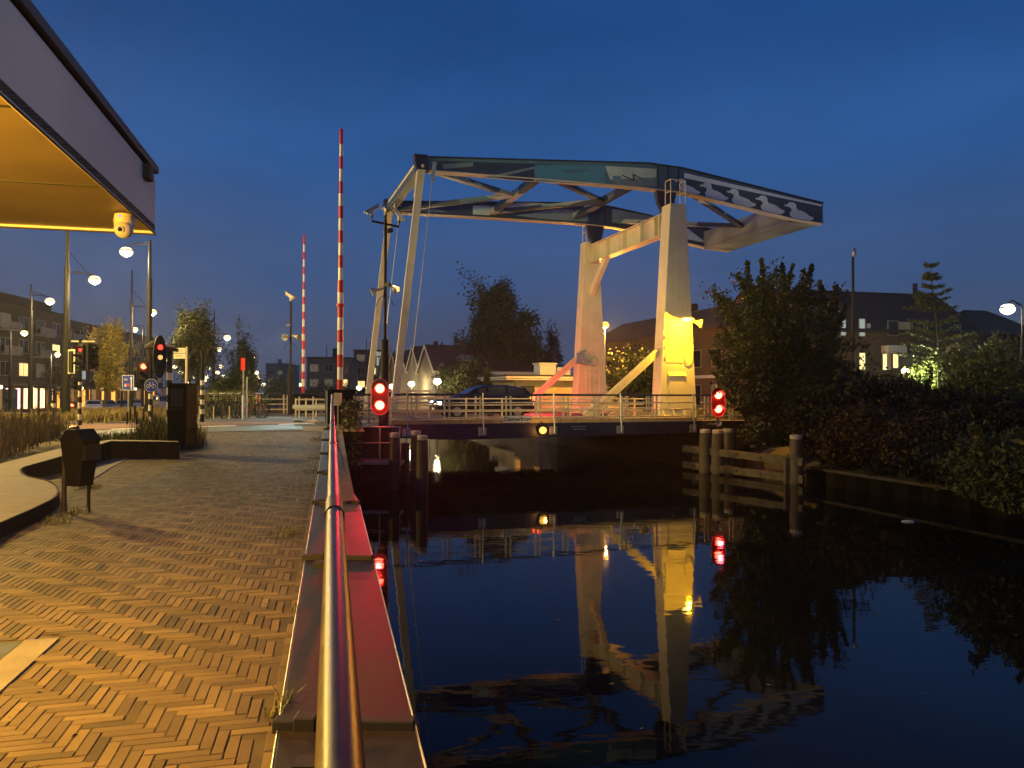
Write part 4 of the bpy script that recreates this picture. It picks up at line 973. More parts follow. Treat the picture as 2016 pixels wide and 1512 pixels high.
# round bicycle sign
P = at(297.5, 759, 25.2)
bs = thing('bicycle_sign', 'round blue sign with a white bicycle on the banded pole', 'sign', P)
q = MB(); q.cyl((0, .012, 0), (0, 0, 0), .225, n=32); q.build('disc', M['white'], bs); q = MB(); q.cyl((0, 0, 0), (0, -.004, 0), .21, n=32); q.build('face', M['blue_sign'], bs)
def bike_mark(q, c, s, y):
    rr = .42 * s
    for sx in (-1, 1):
        pts = [(c[0] + sx * .62 * s + rr * math.cos(k * PI / 10), y, c[2] - .15 * s + rr * math.sin(k * PI / 10)) for k in range(21)]; q.tube(pts, .05 * s, 4)
    A = lambda x, z: (c[0] + x * s, y, c[2] + z * s)
    q.tube([A(-.62, -.15), A(-.3, .5), A(.42, .5), A(.0, -.15), A(-.62, -.15)], .045 * s, 4); q.tube([A(-.3, .5), A(0, -.15)], .045 * s, 4)
    q.tube([A(.62, -.15), A(.36, .68), A(.6, .72)], .045 * s, 4); q.tube([A(-.45, .68), A(-.2, .68)], .06 * s, 4); q.tube([A(-.3, .5), A(-.34, .68)], .04 * s, 4)
q = MB(); bike_mark(q, (0, 0, 0), .145, -.006); q.build('bicycle_mark', M['white'], bs)
# lane sign
P = at(252, 753.5, 34)
g = thing('lane_sign', 'square blue sign with a white arrow and small symbols beyond the grass', 'sign', P)
q = MB(); q.b2(-.26, .26, 0, .02, -.34, .34); q.build('plate', M['white'], g); q = MB(); q.b2(-.24, .24, -.004, 0, -.32, .32); q.build('face', M['blue_sign'], g)
q = MB(); q.b2(.13, .17, -.008, -.004, -.27, .2); q.ext([(.09, -.008, .18), (.21, -.008, .18), (.15, -.008, .28)], (0, .004, 0)); bike_mark(q, (-.1, 0, .14), .08, -.008); q.b2(-.14, -.1, -.008, -.004, -.2, -.04); q.b2(-.18, -.06, -.008, -.004, -.14, -.1)
q.build('arrow', M['white'], g)
q = MB(); q.cyl((.0, -.004, -.1), (.0, -.009, -.1), .07, n=16); q.build('red_symbol', M['red'], g)
q = MB(); q.cyl((0, .04, -(P.z - zl(34))), (0, .04, .34), .035); q.build('post', M['galv'], g)
# big banded pole behind the cabinet with an arm and oval signal backs
g, P = pole('signal_gantry', 'banded pole behind the black cabinet with an arm carrying signals', 333.5, 20.5, 690, r=.075, rs=(720, 864), band=.2, start=0)
za = at(333, 688, 20.5).z - P.z
q = MB(); q.bar((-.62, 0, za + .06), (.22, 0, za - .02), .12, .1); q.build('arm', M['black'], g, bevel=.01)
q = MB(); q.ext([(-.65, -.1, za + .05), (-.35, -.25, za + .2), (.12, .05, za + .06), (-.3, .15, za - .06)], (0, 0, .03)); q.build('rain_hood', M['trim'], g)
g = thing('oval_signal', 'tall black oval signal board seen side-on on the banded pole', 'traffic light', at(315, 702, 20.3), .95)
q = MB(); pts = [(.19 * math.cos(k * PI / 12), 0, .58 * math.sin(k * PI / 12)) for k in range(24)]; q.ext(pts, (0, .04, 0)); q.build('backboard', M['black'], g)
q = MB(); q.b2(-.1, .1, .04, .2, -.4, .4); q.build('housing', M['black'], g, bevel=.02)
for k, (zz, mm) in enumerate(((.25, M['glow_red']), (-.02, emis('amber_small', (1, .55, .15), 1.2)), (-.28, M['glass_dark']))):
    q = MB(); q.cyl((0, 0, zz), (0, -.02, zz), .065, n=14); q.build('lens', mm, g)
g, P = pole('striped_post', 'banded post in front of the parked bicycles', 398.5, 27.5, 690, r=.075, rs=(745, 815), band=.175, start=0)
# direction sign
g, P = pole('direction_sign', 'cream fingerpost with two white direction boards behind the cabinet', 367, 31, 683, r=.06, m_='rail_cream', cat_='sign')
for k, zz in enumerate((690, 701)):
    q = MB(); z = at(367, zz, 31).z - P.z; q.ext([(-.52, -.04, z - .1), (-.05, -.04, z - .1), (-.05, -.04, z + .1), (-.52, -.04, z + .1)], (0, .05, 0)); q.build('board', M['white'], g)
    q = MB(); q.b2(-.46, -.1, -.046, -.041, z + .01, z + .03); q.b2(-.46, -.16, -.046, -.041, z - .04, z - .02); q.build('lettering', M['red'], g)
# route sign with red strip
g, P = pole('marker_pole', 'thin pole topped by a narrow red marker plate, base coloured as if lit blue-white', 479, 29.5, 705, r=.035, m_='galv')
q = MB(); z = at(479, 717, 29.5).z - P.z; q.b2(-.08, .08, -.06, -.04, z - .24, z + .24); q.build('marker', mat('red_marker', (.65, .02, .01), .5, var=.1, emit=(1, .03, .01), strength=.25), g)  # faint glow built into the marker plate, which is no lamp
q = MB(); q.cyl((0, 0, .05), (0, 0, 1.0), .05, n=12); q.build('lit_base_sleeve', mat('lit_base_sleeve', (.65, .75, .95), .35, var=.05), g)  # blue-white light on the pole base, painted as a sleeve
pole('plain_pole', 'plain grey pole beside the red marker pole', 486, 30.5, 742, r=.045, m_='galv')
# white temporary barrier by the road
g = thing('plank_barrier', 'white road barrier with a long pale beam on two footed posts', 'barrier', at(610, 801, 27.5) * 1.0)
Pz = zl(27.5) - at(610, 801, 27.5).z
q = MB(); q.b2(-.62, .62, -.03, .01, -.07, .07); q.build('beam', mat('barrier_beam', (.7, .8, .78), .4, var=.05), g, bevel=.01)
for x, hh in ((-.40, .42), (.11, .42)):
    q = MB(); q.b2(x - .02, x + .02, .02, .06, Pz, hh * .9); q.build('post', M['white'], g); q = MB(); q.b2(x - .16, x + .16, -.12, .2, Pz + .0, Pz + .1); q.build('foot', M['rail_cream'] if x > 0 else M['cyan_lit'], g, bevel=.02)
P = at(1046, 789, 38.5)
rs_ = signal_head('small red road signal right of the car, at the foot of the red lit brace', P, .2, 1, .6)
q = MB(); q.cyl((0, .05, -.3), (0, .05, -(P.z - ZD)), .04); q.build('post', M['galv'], rs_)
lamp('light', (.25, .1, .0), 1000, (1, .015, .03), .1, parent=rs_)
g = thing('bridge_fence', 'low cream fence behind the white road barrier', 'fence', Vector((0, 0, 0)))
a_ = at(582, 800, 33); b_ = at(642, 800, 33.5)
q = MB()
for hh in (.35, .8): q.bar(Vector((a_.x, a_.y, 1.99 + hh)), Vector((b_.x, b_.y, 1.99 + hh)), .05, .07)
for k in range(4): c_ = a_.lerp(b_, k / 3); q.b2(c_.x - .03, c_.x + .03, c_.y, c_.y + .05, 1.97, 2.85)
q.build('rail_frame', M['rail_cream'], g)

# service platform under the left end of the bridge
sp0, sp1 = atz(694, 905, .86), atz(790, 905, .86)
g = thing('service_platform', 'small steel service landing with thin rails below the left red signal', 'platform', Vector((0, 0, 0)))
q = MB(); q.b2(sp0.x, sp1.x + .1, 24.6, 25.9, .74, .86); q.build('landing', M['galv'], g, bevel=.01)
for px in (694, 748, 787):
    x = at(px, 850, 24.65).x
    q = MB(); q.tube([(x, 24.65, .86), (x, 24.65, 1.99)], .025, 8); q.build('post', M['galv'], g)
q = MB(); x0, x1 = at(694, 850, 24.65).x, at(768, 850, 24.65).x; q.tube([(x0, 24.65, 1.45), (x1, 24.65, 1.45), (x1, 24.65, .86)], .022, 8); q.tube([(x0, 24.65, 1.97), (at(790, 850, 24.65).x, 24.65, 1.97)], .022, 8); q.build('rail_tube', M['galv'], g)
q = MB(); q.b2(sp0.x + .2, sp0.x + .3, 24.9, 25.0, -1.4, .74); q.b2(sp1.x - .3, sp1.x - .2, 24.9, 25.0, -1.4, .74); q.build('support', M['post_black'], g)
# mooring piles
def pile(label, px, pytop, Y, r=.18, m_='wood_dark', white=True, group='timber mooring piles'):
    P = at(px, pytop, Y); h = P.z + 1.4
    g = thing('mooring_pile', label, 'pile', Vector((P.x, P.y, -1.4)), random.uniform(-.5, .5), group)
    q = MB(); prof = [(r * 1.15, 0), (r * 1.1, h * .5), (r * 1.0, h - .35), (r * .86, h - .02), (0, h - .02)]; q.lathe(prof, n=14); q.build('post', M[m_], g, smooth=True)
    q = MB(); q.lathe([(r * .95, h - .14), (r * .96, h - .03), (r * .8, h), (0, h + .012)], n=14); q.build('cap', M['cap'] if white else M['wood_dark'], g)
random.seed(3)
pile('front timber pile at the left of the bridge opening, standing in the water', 832, 857, 23.0, .17)
pile('timber pile just behind the front one at the left of the bridge opening', 819, 848, 24.4, .17)
pile('timber pile under the left red signal, leftmost of the piles there', 777, 852, 24.2, .17)
pile('short dark pile between the landing and the paired piles', 798, 872, 25.3, .15, white=False)
# right fender
F0 = atz(1568, 953, 0); F1 = atz(1392, 932, 0)
pile('tall pile at the near end of the timber fender on the right', 1567, 856, F0.y, .22, 'wood')
pile('leftmost of three piles behind the fender below the right signal', 1388, 845, 29.4, .22, 'wood')
pile('middle of three piles behind the fender, below the right signal', 1413, 846, 29.0, .23, 'wood')
pile('rear right one of three piles behind the fender', 1433, 844, 30.2, .22, 'wood')
pile('small dark stump pile behind the fender by the abutment', 1455, 858, 30.3, .14, 'wood_dark', False)
fd = thing('timber_fender', 'two rail timber fender fence standing in the water on the right', 'fender', Vector((0, 0, 0)))
fa, fb = at(1344, 884, 30.6), at(1583, 912, F0.y - .25)
for (y0, y1) in ((883, 910), (914, 944)):
    a_ = at(1346, y0, 30.6); b_ = at(1582, y1, F0.y - .35)
    q = MB(); q.bar(a_, b_, .16, .27); q.build('rail', M['wood'], fd, bevel=.015)
    q = MB()
    for k in (.12, .3, .5, .69, .93):
        c_ = a_.lerp(b_, k); nn = Vector((b_.y - a_.y, a_.x - b_.x, 0)).normalized(); nn = nn if nn.y < 0 else -nn
        q.cyl(c_ + nn * .08, c_ + nn * .1, .045, n=10)
    q.build('bolt', M['black'], fd)
for px, Y, yt in ((1398, 29.4, 880), (1372, 30.3, 878), (1554, F0.y - .1, 902)):
    P = at(px, yt, Y); q = MB(); q.b2(P.x - .13, P.x + .13, P.y + .05, P.y + .25, -1.4, P.z); q.build('upright', M['wood'], fd, bevel=.012)
# sheet pile wall on the right bank
def sheet(name, label, Ya, Yb, ztop):
    g = thing(name, label, 'wall'); q = MB(); y = Yb; k = 0
    pts = []
    while y > Ya:
        x = interp(RB, y) ; off = (-.16, -.16, .12, .12)[k % 4]; pts.append((x + off - .26, y)); y -= (.34, .16)[k % 2]; k += 1
    for (a_, b_) in zip(pts, pts[1:]):
        q.add([(a_[0], a_[1], -1.4), (b_[0], b_[1], -1.4), (b_[0], b_[1], ztop), (a_[0], a_[1], ztop)], [(0, 1, 2, 3)])
    q.build('sheet', mat('rusty_sheet_piles', (.008, .0065, .005), .9, spec=.08, var=.6, scale=2.2, bump=.005), g)
    q = MB(); q.bar((interp(RB, Ya) - .05, Ya, ztop + .04), (interp(RB, Yb) - .05, Yb, ztop + .04), .62, .09); q.build('capping_beam', M['wood_dark'], g)
sheet('sheet_pile_wall', 'low rusty sheet pile wall along the foot of the bushes on the right bank', 4, 26.2, .48)
P = atz(1786, 1027, 0)
q = MB(); q.sph((0, 0, 0), (.16, .1, .035), 12, 6); o = q.build('floating_bottle', mat('pale_plastic', (.5, .6, .58), .3, var=.1)); o.location = P + Vector((0, 0, .01)); tag(o, 'pale piece of plastic floating on the dark water at the right', 'litter')
# ------------------------------------------------------------------ street lamps
def street_lamp(label, head, Y, post=None, ptop=None, rs=.22, glob='globe', power=300, col=WARM, zb_=None, r=.08, group='street lamps along the main street', name='street_lamp', band=False):
    rs *= 1.15; hp = at(head[0], head[1], Y); zb2 = zl(Y) if zb_ is None else zb_
    px = post if post is not None else head[0]
    P = at(px, 760, Y); P.z = zb2
    g = thing(name, label, 'street lamp', P, 0, group)
    zt3 = (at(px, ptop, Y).z if ptop else hp.z + .1) - zb2; hl = hp - P
    q = MB(); z1 = zt3 * .45
    if ptop: q.cyl((0, 0, 0), (0, 0, z1), r * 1.45, r * 1.3, n=12); q.cyl((0, 0, z1), (0, 0, zt3 * .78), r, r * .9, 12); q.cyl((0, 0, zt3 * .78), (0, 0, zt3), r * .6, r * .5, 12)
    else: q.cyl((0, 0, 0), (0, 0, zt3), r, r * .6, n=10)
    q.build('pole', M['post_black'] if ptop or col != SOD else M['galv'], g, smooth=True)
    if ptop or post is not None:
        q = MB()
        e = Vector((hl.x, hl.y, hl.z + rs * .8))
        q.tube([(0, 0, min(zt3, e.z + .12)), (e.x * .6, 0, e.z + .1), e], .03, 6)
        if ptop:
            q.tube([(0, 0, e.z + (zt3 - e.z) * .5), (e.x * .7, 0, e.z + .14)], .014, 5)
        q.build('arm', M['post_black'], g)
    q = MB(); q.lathe([(.0, rs * .75), (rs * .45, rs * .62), (rs * 1.05, rs * .12), (rs * 1.0, 0)], tuple(hl), 16); q.build('lamp_shade', M['galv'], g)
    q = MB(); q.sph(tuple(hl - Vector((0, 0, rs * .1))), (rs * 1.02, rs * 1.02, rs * .8), 14, 9); q.build('globe', M[glob], g, smooth=True)
    if power: lamp('light', tuple(hl - Vector((0, 0, rs * 1.1))), power * 2.8, col, rs * .5, parent=g)
    return g
SL = [('brightest street lamp hanging left of its pole just under the canopy corner', (247, 494), 33.5, 293, 472, .24, 480),
      ('street lamp on the arm right of the thick nearest pole', (185, 550), 31, 130, 440, .2, 300),
      ('street lamp on the pole between the two tallest poles', (299, 614), 42.5, 258, 532, .2, 380),
      ('street lamp right of the leafy round-crowned tree', (447, 664), 63, 421, 610, .24, 500),
      ('street lamp on the thin pole above the red marker', (497, 703), 94, 479, 663, .3, 300),
      ('street lamp hanging over the street far left near the roof line', (97, 592), 40, 60, 560, .2, 300),
      ('street lamp in front of the brick shops at the far left', (47, 655), 57, 20, 640, .22, 320),
      ('street lamp glowing beside the thick pole at mid height', (113, 697), 70, 100, 690, .22, 400),
      ('street lamp seen just above the yellow tree by the second pole', (265, 648), 66, 281, 640, .22, 400),
      ('street lamp low behind the yellow tree crown', (228, 687), 80, 240, 680, .22, 300),
      ('street lamp to the left of the dark round-crowned tree', (361, 647), 76, 374, 640, .25, 300),
      ('street lamp right of the dark round tree, lower one', (431, 687), 82, 419, 680, .24, 300)]
for lb, hd, Y, po_, pt_, rs, pw in SL:
    street_lamp(lb, hd, Y, po_, pt_, rs, power=pw, r=.12 if Y < 40 else .09)
FARL = [(247, 715), (326, 708), (344, 722), (411, 724), (435, 721), (428, 733), (356, 733), (492, 716), (491, 727), (505, 733), (505, 740), (508, 747), (519, 757), (440, 741), (448, 744), (534, 757), (385, 742), (403, 748), (548, 766), (590, 757), (460, 752), (700, 763), (470, 757), (575, 770), (563, 757), (408, 741), (372, 752)]
for k, (px, py) in enumerate(FARL):
    Y = min(330, 5.2 * F / max(20, (773 - py)))
    street_lamp('small distant lamp of the string of lights down the main street', (px, py), Y, None, None, .0026 * Y, 'globe_far', 0, group='far string of street lamps', r=.05)
# lamps by the houses behind the bridge
for lb, (px, py), pw in (('lantern in front of the first gabled house wall', (861, 750), 260), ('lantern in front of the second gabled house', (810, 755), 220), ('lantern just right of the left red signal', (772, 760), 160), ('lantern just left of the left red signal', (726, 763), 160), ('faint lantern between the cabinet and the far hanger rod', (707, 763), 60)):
    Y = {861: 72, 810: 82, 772: 90, 726: 98, 707: 104}[px]
    g = street_lamp(lb, (px, py), Y, None, None, .34, 'globe_white', pw * 2, (1, .78, .4), .9, .06, 'lanterns along the houses behind the bridge', 'street_lantern')
    if px in (861, 810):
        pass
street_lamp('orange sodium lamp on a pale pole right of the far bridge tower', (1191, 639), 50, None, None, .24, 'globe_orange', 3800, SOD, 1.9, .09, name='sodium_lamp', group='lamps across the canal')
g, P = pole('striped_post', 'banded post at the foot of the sodium lamp beyond the bridge', 1192.5, 49.5, 760, r=.09, rs=(748, 800), band=.3, start=0, zb_=1.9)
g = street_lamp('white globe lamp on a curved arm at the right edge of the picture', (1985, 607), 31, 2013, 604, .24, 'globe_white', 110, (1, .84, .56), 1.3, .06, name='arm_lamp', group='lamps across the canal')
street_lamp('lamp glowing between the bushes in front of the right brick houses', (1782, 730), 46, None, None, .2, 'globe_white', 1300, (.95, 1, .45), 1.7, .05, name='garden_lamp', group='lamps across the canal')
P = at(1680, 700, 42)
g = thing('unlit_lamp_post', 'tall dark lamp post with an unlit head above the right bushes', 'street lamp', Vector((P.x, P.y, 1.8)))
z = at(1680, 505, 42).z - 1.8
q = MB(); q.cyl((0, 0, 0), (0, 0, z * .6), .11, .1, 12); q.cyl((0, 0, z * .6), (0, 0, z), .08, .07, 12); q.build('pole', M['post_black'], g, smooth=True)
q = MB(); q.tube([(0, 0, z), (.02, 0, z + .35), (.08, 0, z + .5), (.14, 0, z + .4), (.15, 0, z + .1)], .05, 8); q.sph((.05, -.05, z + .25), (.1, .1, .22)); q.build('lamp_head', M['galv'], g, smooth=True)
for px, py, Y, lb in ((1944, 775, 45, 'tiny white point light low in the right bushes'), (1672, 789, 40, 'tiny light deep in the bushes below the lamp post')):
    P = at(px, py, Y); q = MB(); q.sph((0, 0, 0), .06); q.cyl((0, 0, -.1), (0, 0, -(P.z - 1.7)), .02); o = q.build('garden_light', [M['globe_far']]); o.location = P; tag(o, lb, 'garden light')

# added working lights: unseen lamps out of frame and floodlights put on the masts
g = thing('added_promenade_lamp', 'unseen lamp added left of the frame to light the brick promenade', 'street lamp', (-19.5, 23, 1.9))
q = MB(); q.cyl((0, 0, 0), (0, 0, 8.2), .09, .06); q.build('pole', M['post_black'], g); q = MB(); q.sph((0, 0, 8.35), .2); q.build('globe', M['globe'], g)
lamp('light', (.2, 0, 8.0), 11000, (1, .67, .13), .2, parent=g)  # added lamp, brings golden light from the left over the bricks
g = thing('added_quay_lamp', 'unseen lamp added behind the camera to light the canopy fascia and promenade', 'street lamp', (.35, -3.2, 1.5))
q = MB(); q.cyl((0, 0, 0), (0, 0, 5.6), .08, .05); q.build('pole', M['post_black'], g); q = MB(); q.sph((0, 0, 5.7), .18); q.build('globe', M['globe'], g)
lamp('light', (0, .2, 5.4), 460, (1, .82, .6), .2, parent=g)  # added lamp, brightens the canopy fascia from behind the camera
P = at(757, 452, 25.9)
g = thing('added_mast_flood', 'floodlight added to the tall black mast to light the bridge towers', 'floodlight', P)
q = MB(); q.box((.16, .08, 0), (.2, .12, .14), rz=-.7); q.build('housing', M['black'], g)
tgt = B(0, WT * .45, 7.5)
lamp('light', (.35, .25, 0), 1500, (1, .60, .16), .12, spot=R(62), to=None, parent=g).rotation_euler = (tgt - P).to_track_quat('-Z', 'Y').to_euler()  # added spot, warms the left faces of the towers
P = at(757.5, 560, 25.75)
g = thing('added_deck_flood', 'amber floodlight added halfway up the tall black mast to light the bridge deck', 'floodlight', P)
q = MB(); q.box((.1, 0, 0), (.18, .12, .12), rz=-.5); q.build('housing', M['black'], g)
lamp('light', (.3, .1, 0), 3600, (1, .62, .16), .12, spot=R(75), parent=g).rotation_euler = (B(-5.5, -2.2, 2.3) - P).to_track_quat('-Z', 'Y').to_euler()  # added spot, brightens railing, kerb strip and car
P = at(572, 640, 37.7)
g = thing('added_crossing_flood', 'white floodlight added to the slimmer mast to light the road crossing', 'floodlight', P)
q = MB(); q.box((-.1, -.05, 0), (.2, .14, .1), rz=.3); q.build('housing', M['galv'], g)
lamp('light', (-.1, -.3, -.1), 1100, (.78, 1, .92), .1, spot=R(50), parent=g).rotation_euler = (Vector((-9.5, 30.5, 2)) - P).to_track_quat('-Z', 'Y').to_euler()  # added fixture for the unseen source of the crossing's white light
P = B(1.9, -1.2, 2.2)
g = thing('ground_floodlight', 'small white floodlight on the right bank under the bridge tail', 'floodlight', P)
q = MB(); q.box((0, 0, 0), (.3, .2, .15)); q.build('housing', M['black'], g)
lamp('light', (0, 0, .15), 1100, COOL, .1, spot=R(70), parent=g).rotation_euler = (B(8.2, 2.2, 11.6) - P).to_track_quat('-Z', 'Y').to_euler()
P = Vector((-.2, -5.5, 7.0))
g = thing('added_tower_flood', 'unseen floodlight added on a pole behind the camera to light the bridge towers', 'floodlight', P)
q = MB(); q.box((0, 0, 0), (.4, .25, .3), rz=.4); q.build('housing', M['black'], g); q = MB(); q.cyl((0, 0, -5.5), (0, 0, 0), .06); q.build('pole', M['post_black'], g)
tgt = B(-2.9, 3.0, 9.2)
lamp('light', (.1, .3, 0), 17000, (1, .88, .33), .12, spot=R(28), blend=.7, parent=g).rotation_euler = (tgt - P).to_track_quat('-Z', 'Y').to_euler()  # added spot, lights the tower fronts from out of view
# light from under the deck side for the flanges
P = B(-9.2, -1.6, 2.25)
g = thing('footway_floodlight', 'low floodlight on the bridge footway shining up at the balance beams', 'floodlight', P)
q = MB(); q.box((0, 0, 0), (.25, .18, .12)); q.build('housing', M['black'], g)
lamp('light', (0, 0, .14), 900, (1, .9, .78), .1, spot=R(80), parent=g).rotation_euler = (B(-4, 3.5, 12) - P).to_track_quat('-Z', 'Y').to_euler()

# ------------------------------------------------------------------ cars
def car(label, loc, rz, paint, L=4.3, hgt=1.48, lit=False, van=False, group=None, wid=1.78):
    g = thing('car' if not van else 'van', label, 'car' if not van else 'van', loc, rz, group)
    h = hgt
    if van: st = [(-.5, .42, .3, .9), (-.495, .5, 1.0, 1.6), (-.4, .5, 1.0, h), (.2, .5, 1.0, h), (.3, .5, 1.05, h - .08), (.42, .49, 1.0, 1.12), (.5, .42, .9, .95)]
    else: st = [(-.5, .40, .82, .86), (-.475, .46, .92, 1.0), (-.40, .5, .95, h - .12), (-.2, .5, .93, h), (.0, .5, .92, h - .02), (.09, .5, .91, h - .12), (.24, .5, .9, .98), (.40, .48, .8, .84), (.49, .42, .66, .7), (.5, .38, .5, .55)]
    q = MB(); rings = []
    for fx, fw, zb3, zr in st:
        x = fx * L; w1 = fw * wid; cab_ = zr - zb3 > .15; wr = w1 * (.74 if cab_ else .9); zs = .22 if -.45 < fx < .45 else .3
        rings.append([(x, -w1 * .93, zs), (x, -w1, .45 if zb3 > .5 else zs + .1), (x, -w1 * .97, zb3), (x, -wr, zr - .03), (x, -wr * .85, zr), (x, wr * .85, zr), (x, wr, zr - .03), (x, w1 * .97, zb3), (x, w1, .45 if zb3 > .5 else zs + .1), (x, w1 * .93, zs)])
    nr = len(rings[0]); vs = [p_ for r_ in rings for p_ in r_]; fs = []
    for i in range(len(rings) - 1):
        for k in range(nr): k2 = (k + 1) % nr; fs.append((i * nr + k, i * nr + k2, (i + 1) * nr + k2, (i + 1) * nr + k))
    fs += [tuple(range(nr)), tuple(range((len(rings) - 1) * nr, len(rings) * nr))[::-1]]
    q.add(vs, fs); q.build('body', paint, g, smooth=True)
    # glass
    q = MB()
    cabi = [i for i, s_ in enumerate(st) if s_[3] - s_[2] > .15]
    for side in (2, 6):
        for i, j in zip(cabi, cabi[1:]):
            a0, a1 = Vector(rings[i][side]), Vector(rings[i][side + 1]); b0, b1 = Vector(rings[j][side]), Vector(rings[j][side + 1])
            off = Vector((0, -.012 if side == 2 else .012, .004))
            def lp_(u, v_): return (a0.lerp(a1, v_)).lerp(b0.lerp(b1, v_), u) + off
            q.add([lp_(.06, .12), lp_(.94, .12), lp_(.94, .86), lp_(.06, .86)], [(0, 1, 2, 3)])
    i = cabi[-1]; j = i + 1
    def sc_(i, k, u=.12): return Vector(rings[i][k])
    for (i, j, dx) in ((cabi[-1], cabi[-1] + 1, .02), (cabi[0], cabi[0] - 1, -.02)):
        a0, a1 = Vector(rings[i][4]), Vector(rings[i][5]); b0, b1 = Vector(rings[j][3]), Vector(rings[j][6]); o2 = Vector((dx, 0, .014))
        q.add([a0.lerp(b0, .08) + o2, a1.lerp(b1, .08) + o2, a1.lerp(b1, .92) + o2, a0.lerp(b0, .92) + o2], [(0, 1, 2, 3)])
    q.build('window_glass', M['glass_dark'], g)
    for sx in (-.31, .31):
        for sy in (-1, 1):
            q = MB(); q.cyl((sx * L, sy * wid * .5 * .82, .31), (sx * L, sy * wid * .5 * 1.0, .31), .31, n=20); wh = q.build('wheel', M['black'], g)
            q = MB(); q.cyl((sx * L, sy * wid * .5, .31), (sx * L, sy * wid * .5 * 1.015, .31), .19, n=14); q.build('rim', M['galv'], wh)
    for sy in (-1, 1):
        q = MB(); q.box((.475 * L, sy * wid * .36, .66), (.12, .34, .13)); q.build('headlight', M['lit_head'] if lit else M['white'], g, bevel=.03)
        q = MB(); q.box((-.49 * L, sy * wid * .36, .86), (.1, .3, .16)); q.build('taillight', M['lit_tail'] if lit else M['red'], g, bevel=.02)
    q = MB(); q.box((.498 * L, 0, .42), (.04, .5, .11)); q.box((-.5 * L, 0, .6), (.04, .5, .11)); q.build('number_plate', M['white'], g)
    return g
M['lit_head'] = emis('headlight_on', (.85, .97, 1), 26); M['lit_tail'] = emis('taillight_on', (1, .04, .02), 22)
M['car_blue'] = mat('dark_blue_car_paint', (.004, .005, .013), .25, .1, var=.05)
M['car_white'] = mat('white_car_paint', (.6, .6, .58), .25, var=.03); M['car_grey'] = mat('grey_car_paint', (.2, .22, .23), .25, .3, var=.03)
sc1 = s_at(949, 1.3)
cb2 = car('dark blue car crossing the bridge with its headlights on', B(sc1, 1.3, ZD + .01), TH + PI, M['car_blue'], 4.3, 1.44, lit=True)
P = B(sc1 + 2.45, 1.3, ZD + .85); 
lamp('light', (-2.55, 0, .85), 60, (1, .02, .02), .25, parent=cb2)
lamp('light', (2.5, 0, .6), 120, COOL, .2, spot=R(80), parent=cb2).rotation_euler = (R(84), 0, R(-90))
for k, (px, py, rzz, pm, van, lb) in enumerate(((184, 808, -.35, 'car_white', False, 'white hatchback parked in front of the shops, nearest of the row'), (213, 807, -.35, 'car_grey', False, 'grey car parked right behind the white hatchback'), (240, 806, -.3, 'car_grey', False, 'third parked car, seen beside the small sign post'), (266, 804, -.2, 'car_white', False, 'white car parked left of the bicycle sign pole'), (311, 797, .1, 'car_white', True, 'white van standing beyond the banded poles'))):
    Y = [88, 96, 104, 112, 118][k]; P = at(px, py, Y); P.z = zl(Y) + .02
    car(lb, P, PI + PI / 2 + .9 + rzz, M[pm], 4.2, 1.5 if not van else 2.1, van=van, group='cars parked in front of the shops')

# ------------------------------------------------------------------ bicycles
def bicycle(label, P, rz, col):
    g = thing('bicycle', label, 'bicycle', P, rz, 'bicycles parked by the hedge')
    for sx in (-.52, .52):
        q = MB(); pts = [(sx + .33 * math.cos(k * PI / 10), 0, .34 + .33 * math.sin(k * PI / 10)) for k in range(21)]; q.tube(pts, .022, 6); o = q.build('wheel', M['black'], g)
        q = MB()
        for k in range(8): a_ = k * PI / 4; q.tube([(sx, 0, .34), (sx + .32 * math.cos(a_), 0, .34 + .32 * math.sin(a_))], .004, 3)
        q.build('spokes', M['galv'], o)
    q = MB(); q.tube([(-.52, 0, .34), (-.18, 0, .75), (.38, 0, .82), (-.05, 0, .3), (-.52, 0, .34)], .022, 6); q.tube([(-.2, 0, .9), (-.05, 0, .3)], .02, 6); q.tube([(.52, 0, .34), (.34, 0, 1.0)], .02, 6); q.build('frame', col, g)
    q = MB(); q.sph((-.23, 0, .94), (.14, .08, .04)); q.build('saddle', M['black'], g)
    q = MB(); q.tube([(.2, -.26, 1.05), (.34, -.18, 1.08), (.36, 0, 1.05), (.34, .18, 1.08), (.2, .26, 1.05)], .014, 5); q.build('handlebar', M['galv'], g)
    q = MB(); q.b2(-.85, -.4, -.07, .07, .7, .74); q.build('carrier', M['black'], g)
    return g
random.seed(9)
bl = ['bicycle left of the thin poles, leftmost of the row', 'bicycle with a pale post beside it, second in the row', 'bicycle in the middle of the row by the hedge', 'bicycle left of the red marker pole', 'bicycle with a reddish crate right of the marker pole', 'last bicycle of the row lying close to the grass']
for k, px in enumerate((402, 424, 438, 456, 492, 501)):
    P = at(px, 820, 31.5 + .3 * (k % 2)); P.z = 1.99; bicycle(bl[k], P, 1.1 + random.uniform(-.25, .25), M['black'] if k != 4 else M['red'])
for px in (393, 421, 452): pole('cycle_stand', 'pale post of the cycle stand by the row of bicycles', px, 31, 800, r=.03, m_='rail_cream', cat_='cycle stand', group='posts of the cycle stand')

